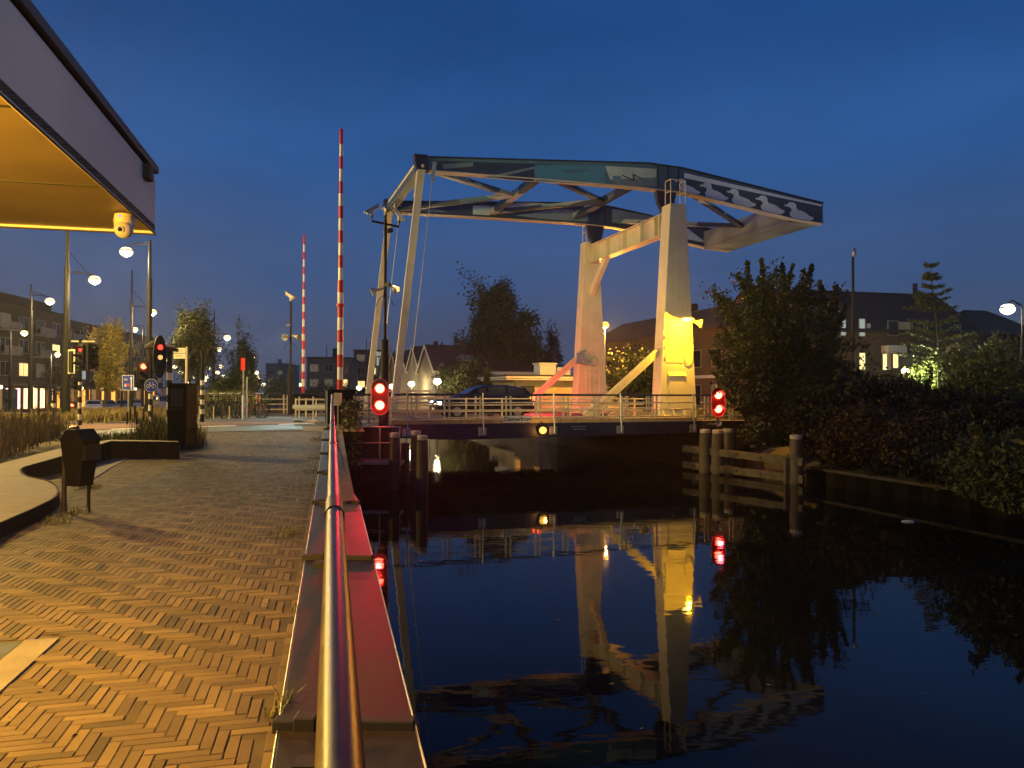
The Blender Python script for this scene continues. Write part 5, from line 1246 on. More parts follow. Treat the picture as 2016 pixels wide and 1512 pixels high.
# ------------------------------------------------------------------ buildings
def window(parent, x, z, w_, h_, lit=None, y=0, fr=.07, mull=0, fm='frame'):
    q = MB()
    q.b2(x - w_ / 2 - fr, x - w_ / 2, y - .05, y + .02, z - fr, z + h_ + fr); q.b2(x + w_ / 2, x + w_ / 2 + fr, y - .05, y + .02, z - fr, z + h_ + fr)
    q.b2(x - w_ / 2, x + w_ / 2, y - .05, y + .02, z + h_, z + h_ + fr); q.b2(x - w_ / 2, x + w_ / 2, y - .07, y + .02, z - fr, z)
    for k in range(mull): xx = x - w_ / 2 + w_ * (k + 1) / (mull + 1); q.b2(xx - .03, xx + .03, y - .045, y + .02, z, z + h_)
    o = q.build('window', M[fm], parent); q = MB(); q.b2(x - w_ / 2 + .002, x + w_ / 2 - .002, y - .02, y + .012, z + .002, z + h_ - .002); q.build('pane', M[lit] if lit else M['glass_dark'], o)
    return o
def gable_roof(parent, x0, x1, y0, y1, ze, zr, m_='roof', ov=.3, hip=0):
    ym = (y0 + y1) / 2; q = MB(); t_ = .14; sl = (zr - ze) / (ym - y0)
    for sgn, ya in ((1, y0 - ov), (-1, y1 + ov)):
        za = ze - ov * sl
        q.hexa([(x0 - ov, ya, za), (x1 + ov, ya, za), (x1 + ov - hip, ym, zr), (x0 - ov + hip, ym, zr), (x0 - ov, ya, za + t_), (x1 + ov, ya, za + t_), (x1 + ov - hip, ym, zr + t_), (x0 - ov + hip, ym, zr + t_)] if sgn == 1 else
               [(x1 + ov, ya, za), (x0 - ov, ya, za), (x0 - ov + hip, ym + .002, zr), (x1 + ov - hip, ym + .002, zr), (x1 + ov, ya, za + t_), (x0 - ov, ya, za + t_), (x0 - ov + hip, ym + .002, zr + t_), (x1 + ov - hip, ym + .002, zr + t_)])
    return q.build('roof', M[m_], parent)
M['khaki_brick'] = brickmat('khaki_brick', (.30, .26, .17), (.26, .22, .15), (.2, .18, .13))
M['brown_brick'] = brickmat('brown_brick', (.20, .105, .06), (.17, .09, .05), (.1, .08, .06))
M['dark_brick'] = brickmat('dark_brick', (.10, .062, .045), (.08, .052, .04), (.06, .05, .04))
M['grey_brick'] = brickmat('grey_brown_brick', (.17, .145, .125), (.14, .12, .1), (.1, .1, .09))
M['yellow_wall'] = mat('yellow_render', (.46, .37, .2), .8, var=.12, scale=1.5, bump=.003, detail=8)
# khaki gabled houses behind the bridge
def house(label, corner, L, D, ze, zr, rz, m_, wins=(), rz_off=0):
    zb3 = .7; g = thing('gabled_house', label, 'house', Vector((corner.x, corner.y, zb3)), rz, 'row of gabled houses behind the bridge')
    ze -= zb3; zr -= zb3
    q = MB(); q.add([(0, 0, 0), (L, 0, 0), (L, D, 0), (0, D, 0), (0, 0, ze), (L, 0, ze), (L, D, ze), (0, D, ze), (0, D / 2, zr), (L, D / 2, zr)],
                    [(0, 1, 5, 4), (2, 3, 7, 6), (3, 0, 4, 8, 7), (1, 2, 6, 9, 5), (4, 5, 9, 8), (6, 7, 8, 9), (3, 2, 1, 0)]); q.build('wall', M[m_], g)
    rf = gable_roof(g, 0, L, 0, D, ze + .02, zr + .02, ov=.25)
    q = MB(); q.b2(L * .35, L * .35 + .5, D / 2 - .25, D / 2 + .25, zr - .3, zr + .8); q.cyl((L * .5, D / 2, zr), (L * .5, D / 2, zr + .7), .12); q.build('chimney', M['dark_brick'], rf)
    q = MB(); q.b2(-.3, L + .3, -.32, -.26, ze - .5, ze - .12); q.build('gutter', M['trim'], g)
    q = MB()
    for (a_, b_) in (((-.27, -.25, ze - .25), (-.27, D / 2, zr + .02)), ((-.27, D + .25, ze - .25), (-.27, D / 2, zr + .02))): q.bar(a_, b_, .05, .3)
    q.build('bargeboard', M['trim'], g)
    for (x, z, w_, h_, lit) in wins: window(g, x, z, w_, h_, lit)
    return g, rf
c1 = at(857, 760, 78); g, rf = house('nearest khaki gabled house with a wide dark roof and skylight', c1, 10.5, 8.5, at(857, 728, 78).z, at(845, 681, 82).z, .33, 'khaki_brick', ((7.6, .6, 1.4, 1.4, 'lit_dim'),))
q = MB(); sl = 1; zr_ = at(845, 681, 82).z - .7; ze_ = at(857, 728, 78).z - .7; 
k0 = .42; yy = 4.25 * k0; zz = ze_ + (zr_ - ze_) * k0
q.hexa([(3.2, yy - .5, zz - .32 + .12), (4.6, yy - .5, zz - .32 + .12), (4.6, yy + .5, zz + .34 + .12), (3.2, yy + .5, zz + .34 + .12), (3.2, yy - .5, zz - .32 + .25), (4.6, yy - .5, zz - .32 + .25), (4.6, yy + .5, zz + .34 + .25), (3.2, yy + .5, zz + .34 + .25)]); q.build('skylight', M['galv'], rf)
prev = [(827, 684.5, 88, 'second khaki gabled house, left of the one with the skylight'), (802, 692, 97, 'third gabled house in the stepped row, lower roof'), (783, 697, 107, 'fourth gabled house in the row, behind the hanger rod'), (760, 702, 116, 'farthest gabled house seen beside the thick mast')]
for px, pyr, Y, lb in prev:
    c = at(px, 760, Y); house(lb, c, 7, 7.5, at(px, 725 + (Y - 88) * .3, Y).z, at(px, pyr, Y + 4).z, .33, 'khaki_brick', ((1.4, 2.6, 1.1, 1.4, 'lit_dim' if px > 800 else None), (4.2, .5, 1.4, 1.9, 'lit_warm' if px == 802 else None)))
# small shelter in front of the houses
P = at(800, 800, 66); g = thing('bicycle_shed', 'small flat shelter with lit posts in front of the gabled houses', 'shelter', Vector((P.x, P.y, 1.0)), .33)
zt4 = at(800, 768, 66).z - 1.0
q = MB(); q.b2(-2.2, 2.2, 0, 2, zt4 - .15, zt4); q.build('roof', M['trim'], g)
for x in (-2.1, -1, 0, 1, 2.1):
    q = MB(); q.b2(x - .06, x + .06, 0, .1, 0, zt4 - .15); q.build('post', M['rail_cream'], g)
# low yellow building
c = at(1012, 780, 55); zt4 = at(1012, 737, 55).z - 1.5
g = thing('bridge_keeper_building', 'low yellow rendered building with a flat roof behind the bridge', 'building', Vector((c.x, c.y, 1.5)), .33)
q = MB(); q.b2(0, 9, 0, 6, -.3, zt4 - .42); q.build('wall', M['yellow_wall'], g)
q = MB(); q.b2(-.9, 9.5, -.9, 6.5, zt4 - .42, zt4 - .34); q.b2(-.92, 9.52, -.92, 6.52, zt4 - .3, zt4 - .16); rf = q.build('roof', M['trim'], g)
q = MB(); q.b2(-.88, 9.48, -.88, 6.48, zt4 - .16, zt4 - .02); q.build('roof_felt', M['black'], rf)
q = MB(); q.b2(2.6, 3.9, 1.5, 2.8, zt4 - .02, zt4 + .85); q.b2(2.5, 4.0, 1.4, 2.9, zt4 + .85, zt4 + .95); q.b2(4.4, 5.5, 2.4, 3.2, zt4 - .02, zt4 + .65); q.build('roof_light', M['trim'], rf)
q = MB(); q.b2(.5, 1.6, -.03, 0, 0, 2.1); q.build('door', M['navy'], g, bevel=.01)
q = MB(); q.tube([(.12, -.06, 0), (.12, -.06, zt4 - .9), (-.1, -.3, zt4 - .45)], .05, 6); q.b2(2.3, 2.5, -.06, 0, 1.5, 1.8); q.build('downpipe', M['galv'], g)
q = MB(); q.b2(-.04, 0, 1.0, 4.9, .9, 1.8); o = q.build('window', M['frame'], g); q = MB(); q.b2(-.05, -.02, 1.1, 4.8, 1.0, 1.7); q.build('pane', M['lit_dim'], o)
# brick apartment wings on the right bank
AZ = 1.5
cA = at(1434, 780, 61)
g = thing('brick_terrace', 'dark brick terrace with a long roof behind the bridge towers', 'building', Vector((cA.x, cA.y, AZ)), .33 + PI / 2)
zeA = at(1434, 641, 61).z - AZ; zrA = at(1430, 588, 63).z - AZ
LA = 27
q = MB(); q.add([(0, 0, -.4), (0, -9, -.4), (LA, -9, -.4), (LA, 0, -.4), (0, 0, zeA), (0, -9, zeA), (LA, -9, zeA), (LA, 0, zeA), (0, -4.5, zrA), (LA, -4.5, zrA)], [(3, 2, 1, 0), (0, 4, 8, 5, 1)[::-1], (2, 6, 9, 7, 3)[::-1], (0, 3, 7, 4), (1, 2, 6, 5), (4, 7, 9, 8), (5, 6, 9, 8)]); q.build('wall', M['brown_brick'], g)
gable_roof(g, 0, LA, -9, 0, zeA + .02, zrA + .02)
for k, x in enumerate((1.6, 4.6, 8.0, 11.0, 14.5, 18, 21.5, 25)):
    for z, hh in ((3.9, 1.4), (.6, 1.7)):
        o = window(g, x, z, 1.3, hh, 'lit_dim' if (k + int(z)) % 5 == 0 else None, 0.0)
        o.data.transform(Matrix.Scale(-1, 4, (0, 1, 0))); [c_.data.transform(Matrix.Scale(-1, 4, (0, 1, 0))) for c_ in o.children]
q = MB(); q.b2(0, LA, .002, .05, 2.9, 3.15); q.b2(10, 17, .05, 1.2, 2.75, 2.85); q.build('string_course', M['trim'], g)
zc = zrA; q = MB(); q.b2(12, 12.6, -4.9, -4.2, zc - .2, zc + .9); q.build('chimney', M['dark_brick'], g)
q = MB(); q.b2(2, 2.5, -4.8, -4.2, zc - .2, zc + 1.2); q.build('chimney', M['dark_brick'], g)
g = thing('brick_terrace', 'dark brick terrace with lit windows behind the bushes on the right', 'building', Vector((cA.x + .02, cA.y - .02, AZ)), .22)
LB_ = 24.5; zeB = zeA - .1; zrB = at(1700, 581, 70).z - AZ
q = MB(); q.add([(3, 0, -.4), (LB_, 0, -.4), (LB_, 9, -.4), (3, 9, -.4), (3, 0, zeB), (LB_, 0, zeB), (LB_, 9, zeB), (3, 9, zeB), (4, 4.5, zrB), (LB_ - 2, 4.5, zrB)], [(3, 2, 1, 0), (0, 1, 5, 4), (2, 3, 7, 6), (3, 0, 4, 8, 7), (1, 2, 6, 9, 5), (4, 5, 9, 8), (6, 7, 8, 9)]); q.build('wall', M['brown_brick'], g)
gable_roof(g, 3, LB_, 0, 9, zeB + .02, zrB + .02, hip=1.2)
def wx(px):  # local x of a pixel column on this facade
    k = (px - 1008) / F; c_, s_ = math.cos(.22), math.sin(.22); return (k * cA.y - cA.x) / (c_ - k * s_)
def wz(px, py):
    Yv = cA.y + wx(px) * math.sin(.22); return at(px, py, Yv).z - AZ
for px0, px1, py0, py1, lit in ((1691, 1702, 628, 661, 'lit_white'), (1655, 1664, 630, 660, 'lit_white'), (1748, 1767, 632, 659, None), (1796, 1819, 634, 656, None), (1826, 1849, 634, 656, None), (1691, 1702, 695, 727, 'lit_yellow'), (1737, 1745, 697, 728, 'lit_yellow'), (1757, 1767, 698, 724, 'lit_yellow'), (1500, 1512, 632, 662, None), (1560, 1575, 632, 662, None), (1605, 1617, 632, 660, None), (1505, 1520, 694, 725, None), (1880, 1890, 640, 668, None)):
    xa, xb = wx(px0), wx(px1); window(g, (xa + xb) / 2, wz(px0, py1), xb - xa, wz(px0, py0) - wz(px0, py1), lit, -.01, .06)
q = MB(); q.b2(wx(1734), wx(1770), -.9, -.02, wz(1750, 696), wz(1750, 681)); q.b2(wx(1746), wx(1752), -.09, -.02, wz(1750, 728), wz(1750, 696)); q.build('bay_panel', M['trim'], g)
q = MB(); q.b2(wx(1752.3), wx(1756.6), -.09, -.03, wz(1750, 724), wz(1750, 698)); q.build('red_door', M['red'], g)
q = MB(); q.b2(wx(1770), wx(1792), -.04, -.01, wz(1780, 658), wz(1780, 634)); q.build('timber_panel', M['yellow_wall'], g)
q = MB(); q.b2(wx(1706), wx(1713), -.05, -.01, wz(1710, 646), wz(1710, 637)); q.b2(wx(1862), wx(1880), -.8, -.02, wz(1870, 697), wz(1870, 682)); q.b2(wx(1880), wx(1900), -.05, -.01, wz(1890, 768), wz(1890, 759)); q.build('white_panel', M['trim'], g)
for px in (1678, 1876): q = MB(); q.b2(wx(px) - .14, wx(px) + .14, 4.3, 4.6, zrB - .3, zrB + 1.1); q.build('chimney', M['dark_brick'], g)
# lower roof stepping down at the right end
P = at(1925, 780, 68); g = thing('end_house', 'lower brick house with a sloping roof at the right end of the terrace', 'house', Vector((P.x, P.y, 1.3)), .2)
z1, z2 = at(1925, 655, 68).z - 1.3, at(1925, 612, 72).z - 1.3
q = MB(); q.b2(0, 7, 0, 8, -.3, z1); q.build('wall', M['dark_brick'], g); gable_roof(g, 0, 7, 0, 8, z1 + .02, z2, hip=2.5)
# far blocks
def block(label, px0, px1, pyt, Y, D, m_, rz=0, rows=(), dens=.3, zb_=.4, cw=2.6, name='apartment_block', seed=1):
    a_, b_ = at(px0, 770, Y), at(px1, 770, Y); W2 = b_.x - a_.x; hh = at(px0, pyt, Y).z - zb_
    g = thing(name, label, 'building', Vector((a_.x, a_.y, zb_)), rz)
    q = MB(); q.b2(0, W2, 0, D, -.3, hh); q.build('wall', M[m_], g)
    q = MB(); q.b2(-.15, W2 + .15, -.15, D + .15, hh, hh + .35); q.build('parapet', M['dark_brick'], g)
    q = MB(); q.b2(W2 * .55, W2 * .62, 2, 5, hh + .35, hh + 2.2); q.tube([(W2 * .4, 3, hh), (W2 * .4, 3, hh + 3)], .08, 5); q.build('roof_plant', M['concrete_dark'], g)
    rr = random.Random(seed); nf = int(hh / 3); nc = max(2, int(W2 / cw))
    for f_ in range(nf):
        for c_ in range(nc):
            z = .9 + f_ * 3.0
            if z + 1.4 > hh: continue
            lit = rr.choice(('lit_warm', 'lit_yellow', 'lit_warm')) if rr.random() < dens else (None if rr.random() < .6 else 'lit_dim')
            window(g, (c_ + .5) * W2 / nc, z, W2 / nc * .55, 1.4, lit, 0, .1, 1)
    return g, W2, hh
block('grey brown apartment block with several orange lit windows beyond the barrier', 604, 689, 706, 150, 14, 'grey_brick', .1, dens=.3, seed=4)
block('dark apartment tower fading in the distance at the end of the street', 523, 561, 717, 300, 20, 'grey_brick', 0, dens=.0, cw=4, seed=2)
block('dark red brick block behind the hanger rods with three round lit windows', 696, 752, 691, 170, 16, 'brown_brick', .12, dens=.03, seed=6)
block('low dark building right of the apartment block', 752, 790, 706, 185, 12, 'dark_brick', .1, dens=.1, seed=8)
P = at(747, 690, 169)
q = MB()
for pyy in (697, 708, 716): z = at(747, pyy, 169).z; q.b2(at(742, 700, 169).x, at(746, 700, 169).x, 168.6, 168.8, z - .45, z + .5); q.b2(at(747.5, 700, 169).x, at(751, 700, 169).x, 168.6, 168.8, z - .45, z + .5)
g = thing('stair_tower', 'stair tower of the red brick block with three pairs of lit windows', 'building', Vector((0, 0, 0))); q.build('window', M['lit_white'], g)
q = MB(); q.b2(at(740, 700, 169).x, at(753, 700, 169).x, 168.9, 170.5, .4, at(747, 692, 169).z); q.build('wall', M['brown_brick'], g)
# long brick building with shops on the left
Dn = math.atan2(49, -7.2)
P0 = Vector((-50.6, 55, .7)); 
ga = thing('shop_building', 'long four storey brick building with lit shops at the far left', 'building', Vector((-55.2, 81 - 14, .6)), Dn)
# local x runs away along the street, front at y = 0 faces right (negative y)
def facade(g, L, hts, m_, nb, litp, seed, shop_mats, base=0):
    rr = random.Random(seed); hh = hts
    q = MB(); q.b2(0, L, 0, 12, 3.4, hh); q.b2(0, L, 1.2, 12, -.3, 3.4); q.build('wall', M[m_], g)
    q = MB(); q.b2(-.2, L + .2, -.35, 12.2, hh, hh + .25); q.b2(0, L, 1.5, 11, hh + .25, hh + 1.6); q.build('roof', M['dark_brick'], g)
    q = MB(); q.b2(0, L, -1.3, 0, 3.3, 3.55); q.build('shop_awning', M['concrete_dark'], g)
    for k in range(nb + 1):
        q = MB(); q.b2(k * L / nb - .18, k * L / nb + .18, -.1, .3, -.3, 3.3); q.build('column', M['orange_brick'], g)
    for k in range(nb):
        x0 = (k + .5) * L / nb; wv = L / nb
        q = MB(); q.b2(x0 - wv * .42, x0 + wv * .42, 1.1, 1.2, .3, 3.0); fr = q.build('shopfront', M['frame'], g)
        q = MB(); q.b2(x0 - wv * .4, x0 - .04, 1.08, 1.12, .4, 2.9); q.b2(x0 + .04, x0 + wv * .4, 1.08, 1.12, .4, 2.9); q.build('pane', M[shop_mats[k % len(shop_mats)]], fr)
        for f_ in range(3):
            lit = rr.choice(('lit_warm', 'lit_yellow', 'lit_white')) if rr.random() < litp else (None if rr.random() < .5 else 'lit_dim')
            window(g, x0, 4.4 + f_ * 2.75, wv * .5, 1.5, lit, 0, .09, 1)
        if k % 2 == 0:
            q = MB()
            for f_ in (1, 2): q.b2(x0 - wv * .5, x0 + wv * .45, -1.0, -.02, 3.95 + f_ * 2.75, 4.1 + f_ * 2.75); q.b2(x0 - wv * .5, x0 + wv * .45, -1.0, -.96, 4.1 + f_ * 2.75, 5.0 + f_ * 2.75)
            q.build('balcony', M['concrete'], g)
M['orange_brick'] = brickmat('orange_brick', (.36, .17, .07), (.32, .15, .06), (.2, .14, .1))
M['shop_a'] = emis('shop_light_warm', (1, .55, .24), 3.2); M['shop_b'] = emis('shop_light_pink', (1, .6, .55), 2.2); M['shop_c'] = emis('shop_light_orange', (1, .42, .06), 1.8); M['shop_d'] = emis('dim_shop', (.7, .4, .12), .35)
facade(ga, 34, 12.6, 'dark_brick', 8, .12, 5, ('shop_a', 'shop_a', 'shop_b', 'shop_a', 'shop_d', 'shop_b'))
gb = thing('shop_building', 'darker brick building with orange lit colonnade behind the yellow tree', 'building', Vector((-55.2 + 34.6 * math.cos(Dn), 67 + 34.6 * math.sin(Dn), .5)), Dn)
facade(gb, 42, 11.2, 'dark_brick', 11, .06, 7, ('shop_c', 'shop_d', 'shop_c', 'shop_d', 'shop_c'))
for k in range(9):
    Pq = Vector((-55.2, 67, 0)) + Vector((math.cos(Dn), math.sin(Dn), 0)) * (8 + 7 * k) + Vector((math.sin(Dn), -math.cos(Dn), 0)) * 1.6
    q = MB(); q.sph((0, 0, 0), .22); o = q.build('shopfront_lamp', M['globe_far']); o.location = Pq + Vector((0, 0, 3.6)); tag(o, 'round lamp over the pavement in front of the shops', 'lamp', 'round lamps under the shop awnings')
    if k % 2 == 0: lamp('light', (0, 0, -.3), 110, (1, .6, .25), .2, parent=o)
# bus shelter
P = at(66, 818, 62); P.z = zl(62)
g = thing('bus_shelter', 'dark framed glass bus shelter in front of the lit shops', 'shelter', P, .15)
q = MB(); q.b2(-2, 2, -.7, .7, 2.35, 2.45); q.build('roof', M['black'], g)
q = MB()
for x in (-1.95, -.65, .65, 1.95):
    for y in (-.65, .65): q = MB(); q.b2(x - .04, x + .04, y - .04, y + .04, 0, 2.35); q.build('post', M['black'], g)
q = MB(); q.b2(-2.0, -.9, -.72, -.66, .3, 2.2); q.build('poster_case', mat('poster', (.06, .07, .08), .3, var=.8, scale=1.5), g)
q = MB(); q.b2(-.5, .5, -.05, .3, .45, .52); q.build('bench', M['wood'], g)
# ------------------------------------------------------------------ foliage
def leaf_arrays(Pc, size, rs, shade_c=None, flat=.0):
    n_ = len(Pc); u = rs.normal(size=(n_, 3)); u[:, 2] *= (1 - flat); u /= np.linalg.norm(u, axis=1)[:, None]
    v = rs.normal(size=(n_, 3)); v -= u * (u * v).sum(1)[:, None]; v /= np.linalg.norm(v, axis=1)[:, None]
    s = size * rs.uniform(.6, 1.3, n_)[:, None]
    V = np.stack([Pc - u * s, Pc + v * s * .5, Pc + u * s, Pc - v * s * .5], 1).reshape(-1, 3)
    Fq = np.arange(n_ * 4).reshape(-1, 4)
    sh_ = np.clip((shade_c if shade_c is not None else .5) + rs.normal(0, .17, n_), 0, 1)
    return V, Fq, sh_
def curve_pts(a_, b_, lift, rs, n_=6, wob=.06):
    a_ = np.array(a_); b_ = np.array(b_); L = np.linalg.norm(b_ - a_); out = []
    w1 = rs.normal(0, wob * L, 3)
    for k in range(n_):
        t_ = k / (n_ - 1); p_ = a_ + (b_ - a_) * t_ + w1 * math.sin(PI * t_); p_[2] += lift * L * math.sin(PI * t_) * .5; out.append(p_)
    return out
def tree(label, base, trunk_h, cc, cr_, nl, lsize, m_leaf, seed, r0=.15, limbs=12, subs=4, name='tree', cat_='tree', group=None, spread=.16, dense=.5, lobes=None):
    """cc: crown centre above the base, cr_: radii"""
    rs = np.random.default_rng(seed); g = thing(name, label, cat_, base, 0, group)
    q = MB(); top = np.array([rs.normal(0, .1), rs.normal(0, .1), cc[2] + cr_[2] * .55]) + np.array([cc[0], cc[1], 0])
    tp = [np.array([0, 0, 0.]), np.array([cc[0] * .2, cc[1] * .2, trunk_h * .5]), np.array([cc[0] * .5, cc[1] * .5, trunk_h]), (np.array([cc[0] * .6, cc[1] * .6, trunk_h]) + top) / 2 + rs.normal(0, .08, 3), top]
    q.tube(tp, [r0 * 1.15, r0 * .9, r0 * .75, r0 * .45, r0 * .12], 8)
    segs_ = []
    for k in range(limbs):
        t_ = rs.uniform(.0, .85); st_ = tp[2] * (1 - t_) + tp[4] * t_
        d = rs.normal(size=3); d /= np.linalg.norm(d); 
        if k < 5: d[2] = abs(d[2])
        rad = rs.uniform(.72, 1.08)
        en = np.array(cc) + d * np.array(cr_) * rad
        if lobes: lb_ = lobes[k % len(lobes)]; en = np.array(cc) + np.array(lb_) * np.array(cr_) * rs.uniform(.85, 1.05) + rs.normal(0, .05, 3) * np.array(cr_)
        c = curve_pts(st_, en, .12, rs); q.tube(c, r0 * .38, 6, r0 * .06); segs_.append((c, 1.0))
        for j in range(subs):
            i = rs.integers(2, 6); a_ = c[i]; e_ = a_ + rs.normal(size=3) * np.array(cr_) * .38; c2 = curve_pts(a_, e_, .05, rs, 4); q.tube(c2, r0 * .14, 4, r0 * .03); segs_.append((c2, .8))
    q.build('trunk', M['bark'], g)
    pc, shc = [], []
    per = nl // len(segs_)
    for c, wgt in segs_:
        c = np.array(c); t_ = rs.uniform(.3, 1, per) ** .8 * (len(c) - 1); i = np.minimum(t_.astype(int), len(c) - 2); f_ = (t_ - i)[:, None]
        P_ = c[i] * (1 - f_) + c[i + 1] * f_ + rs.normal(size=(per, 3)) * np.array(cr_) * spread * rs.uniform(.6, 1.2)
        pc.append(P_); shc.append(np.full(per, np.clip(rs.normal(.5, .16), .1, .9)))
    pc = np.concatenate(pc); shc = np.concatenate(shc); pc = pc[pc[:, 2] > trunk_h * .55]; shc = shc[:len(pc)]
    V, Fq, sh_ = leaf_arrays(pc, lsize, rs, shc); npmesh('crown', V, Fq, m_leaf, g, sh_)
    return g
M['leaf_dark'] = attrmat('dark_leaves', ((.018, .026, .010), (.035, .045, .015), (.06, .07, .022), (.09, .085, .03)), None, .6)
M['leaf_shaded'] = attrmat('shaded_leaves', ((.006, .008, .004), (.014, .016, .007), (.026, .026, .010), (.045, .04, .016)), None, .65)  # darker copy of the dark leaves, shade of the bank put into its colour
M['leaf_mid'] = attrmat('green_leaves', ((.03, .045, .014), (.055, .075, .02), (.09, .11, .03), (.14, .15, .045)), None, .55)
M['leaf_yellow'] = attrmat('yellow_leaves', ((.12, .10, .03), (.2, .16, .035), (.3, .23, .05), (.4, .3, .06)), None, .6)
M['leaf_brown'] = attrmat('autumn_leaves', ((.02, .013, .006), (.04, .024, .010), (.06, .038, .014), (.09, .06, .02)), None, .6)
M['grass'] = attrmat('dry_grass', ((.06, .05, .02), (.13, .10, .04), (.22, .17, .07), (.32, .25, .11)), None, .75)
M['grass_green'] = attrmat('green_grass', ((.03, .045, .012), (.06, .08, .02), (.12, .13, .035), (.22, .21, .07)), None, .7)

def shoots_bush(label, base, stems, nleaf, lsize, m_, seed, r0=.05, name='bush', body=None, group=None, scat=.16):
    """stems: list of end points relative to base; leaves thin out toward the tips"""
    rs = np.random.default_rng(seed); g = thing(name, label, 'bush', base, 0, group); q = MB(); pc = []
    for e in stems:
        e = np.array(e, float); st_ = np.array([rs.uniform(-.4, .4), rs.uniform(-.4, .4), 0]); c = curve_pts(st_, e, .0, rs, 8, .04)
        # arch outwards near the top
        q.tube(c, r0, 5, r0 * .12); c = np.array(c); k = nleaf
        t_ = rs.beta(1.6, 1.1, k) * (len(c) - 1.001); i = t_.astype(int); f_ = (t_ - i)[:, None]
        wid = scat * (1.45 - 1.36 * (t_ / (len(c) - 1)))[:, None] * np.linalg.norm(e) * .33
        pc.append(c[i] * (1 - f_) + c[i + 1] * f_ + rs.normal(size=(k, 3)) * wid)
        for j in range(5):
            i = rs.integers(3, 7); d = rs.normal(size=3); d[2] = abs(d[2]) * .9 + .1; a_ = c[i]; e2 = a_ + d * np.linalg.norm(e) * .1; c2 = curve_pts(a_, e2, .05, rs, 4); q.tube(c2, r0 * .3, 4, r0 * .08); c2 = np.array(c2)
            kk = k // 7; t_ = rs.uniform(0, 2.99, kk); i = t_.astype(int); f_ = (t_ - i)[:, None]; pc.append(c2[i] * (1 - f_) + c2[i + 1] * f_ + rs.normal(size=(kk, 3)) * .07 * np.linalg.norm(e) ** .5)
    q.build('stem', M['bark'], g)
    pc = np.concatenate(pc)
    if body:
        for (cx_, cy_, cz_, rx_, ry_, rz_, nn) in body:
            d = rs.normal(size=(nn, 3)); d /= np.linalg.norm(d, axis=1)[:, None]; lump = 1 + .16 * np.sin(d[:, :1] * 5 + seed) * np.cos(d[:, 1:2] * 6) + .1 * np.sin(d[:, 2:3] * 11)
            pc = np.concatenate([pc, np.array([cx_, cy_, cz_]) + d * np.array([rx_, ry_, rz_]) * (rs.uniform(.55, 1.0, (nn, 1)) ** .5) * lump + rs.normal(size=(nn, 3)) * .06])
    pc = pc[pc[:, 2] > -.1]
    sc2 = .5 + .18 * np.sin(pc[:, 0] * 2.1 + seed) * np.cos(pc[:, 2] * 1.9 + pc[:, 1])
    V, Fq, sh_ = leaf_arrays(pc, lsize, rs, sc2); npmesh('foliage', V, Fq, m_, g, sh_); return g

# the big bush at the right end of the bridge
bb = Vector((10.6, 28.6, 1.2))
def rel(px, py, Y): return tuple(at(px, py, Y) - bb)
st = [rel(*a_) for a_ in ((1405, 568, 28.5), (1432, 585, 28), (1452, 540, 28.6), (1472, 512, 28.4), (1500, 508, 28.8), (1494, 545, 28), (1540, 518, 29), (1562, 520, 28.4), (1582, 528, 29), (1600, 520, 28.6), (1620, 560, 29), (1650, 560, 29.3), (1668, 600, 29), (1420, 640, 28), (1396, 690, 28.2), (1402, 730, 28.1), (1440, 620, 27.6), (1590, 640, 28), (1640, 640, 28.4), (1540, 600, 27.6), (1500, 640, 27.4), (1520, 560, 28.4), (1430, 780, 27.4), (1470, 840, 27), (1465, 870, 26.8))]
shoots_bush('big spiky bush towering over the right end of the bridge, lit orange on its left', bb, st, 1100, .08, M['leaf_dark'], 11, .06, scat=.13,
            body=[(0.6, .3, 2.1, 1.3, 1.0, 1.4, 6000), (-.1, 0, 1.1, 1.5, 1.2, 1.1, 6000), (1.5, .5, 1.9, 1.2, 1.1, 1.5, 4500)])
# bank shrubs
def shrub(label, P, rx_, ry_, h_, nn, m_, seed, lsize=.09, group='shrubs crowding the right bank'):
    rs = np.random.default_rng(seed); stl = [(rs.uniform(-rx_, rx_) * .8, rs.uniform(-ry_, ry_) * .7, h_ * rs.uniform(.85, 1.12)) for _ in range(7)]
    return shoots_bush(label, P, stl, nn // 30, lsize, m_, seed, .03, name='shrub', group=group, scat=.2, body=[(0, 0, h_ * .45, rx_, ry_, h_ * .52, nn)])
SH = [('dark shrub on the bank just right of the tall fender pile', 1650, 26.5, 900, 752, 1.9, 1.6, 'leaf_dark'),
      ('dark shrub below the unlit lamp post', 1730, 28, 880, 745, 2.1, 1.8, 'leaf_dark'),
      ('reddish brown shrub halfway along the right bank, low over the sheet piles', 1740, 24.6, 930, 800, 2.0, 1.4, 'leaf_brown'),
      ('dark shrub in front of the garden lamp', 1815, 26.5, 900, 760, 2.1, 1.7, 'leaf_dark'),
      ('brownish shrub overhanging the sheet pile wall near its bright capping', 1850, 23.0, 945, 815, 2.0, 1.4, 'leaf_brown'),
      ('dense dark shrub near the right edge, middle height', 1900, 25, 920, 770, 2.2, 1.6, 'leaf_dark'),
      ('shrub at the right edge above the pale beam', 1975, 21.5, 960, 800, 1.9, 1.4, 'leaf_dark'),
      ('taller shrub at the right edge behind the low ones', 1990, 27, 900, 700, 2.4, 1.7, 'leaf_mid'),
      ('low shrub trailing to the water beside the sheet piles', 1905, 20.6, 985, 880, 1.7, 1.1, 'leaf_dark')]
for k, (lb, px, Y, pb, ptp, rx_, ry_, mm) in enumerate(SH):
    mm = 'leaf_shaded' if mm == 'leaf_dark' else mm
    zb3 = interp(ZR, Y) - .3 if k not in (2, 4, 6, 8) else .75
    P = at(px, 800, Y); P.z = zb3; h_ = at(px, ptp, Y).z - zb3
    shrub(lb, P, rx_, ry_, h_, 9000, M[mm], 30 + k)
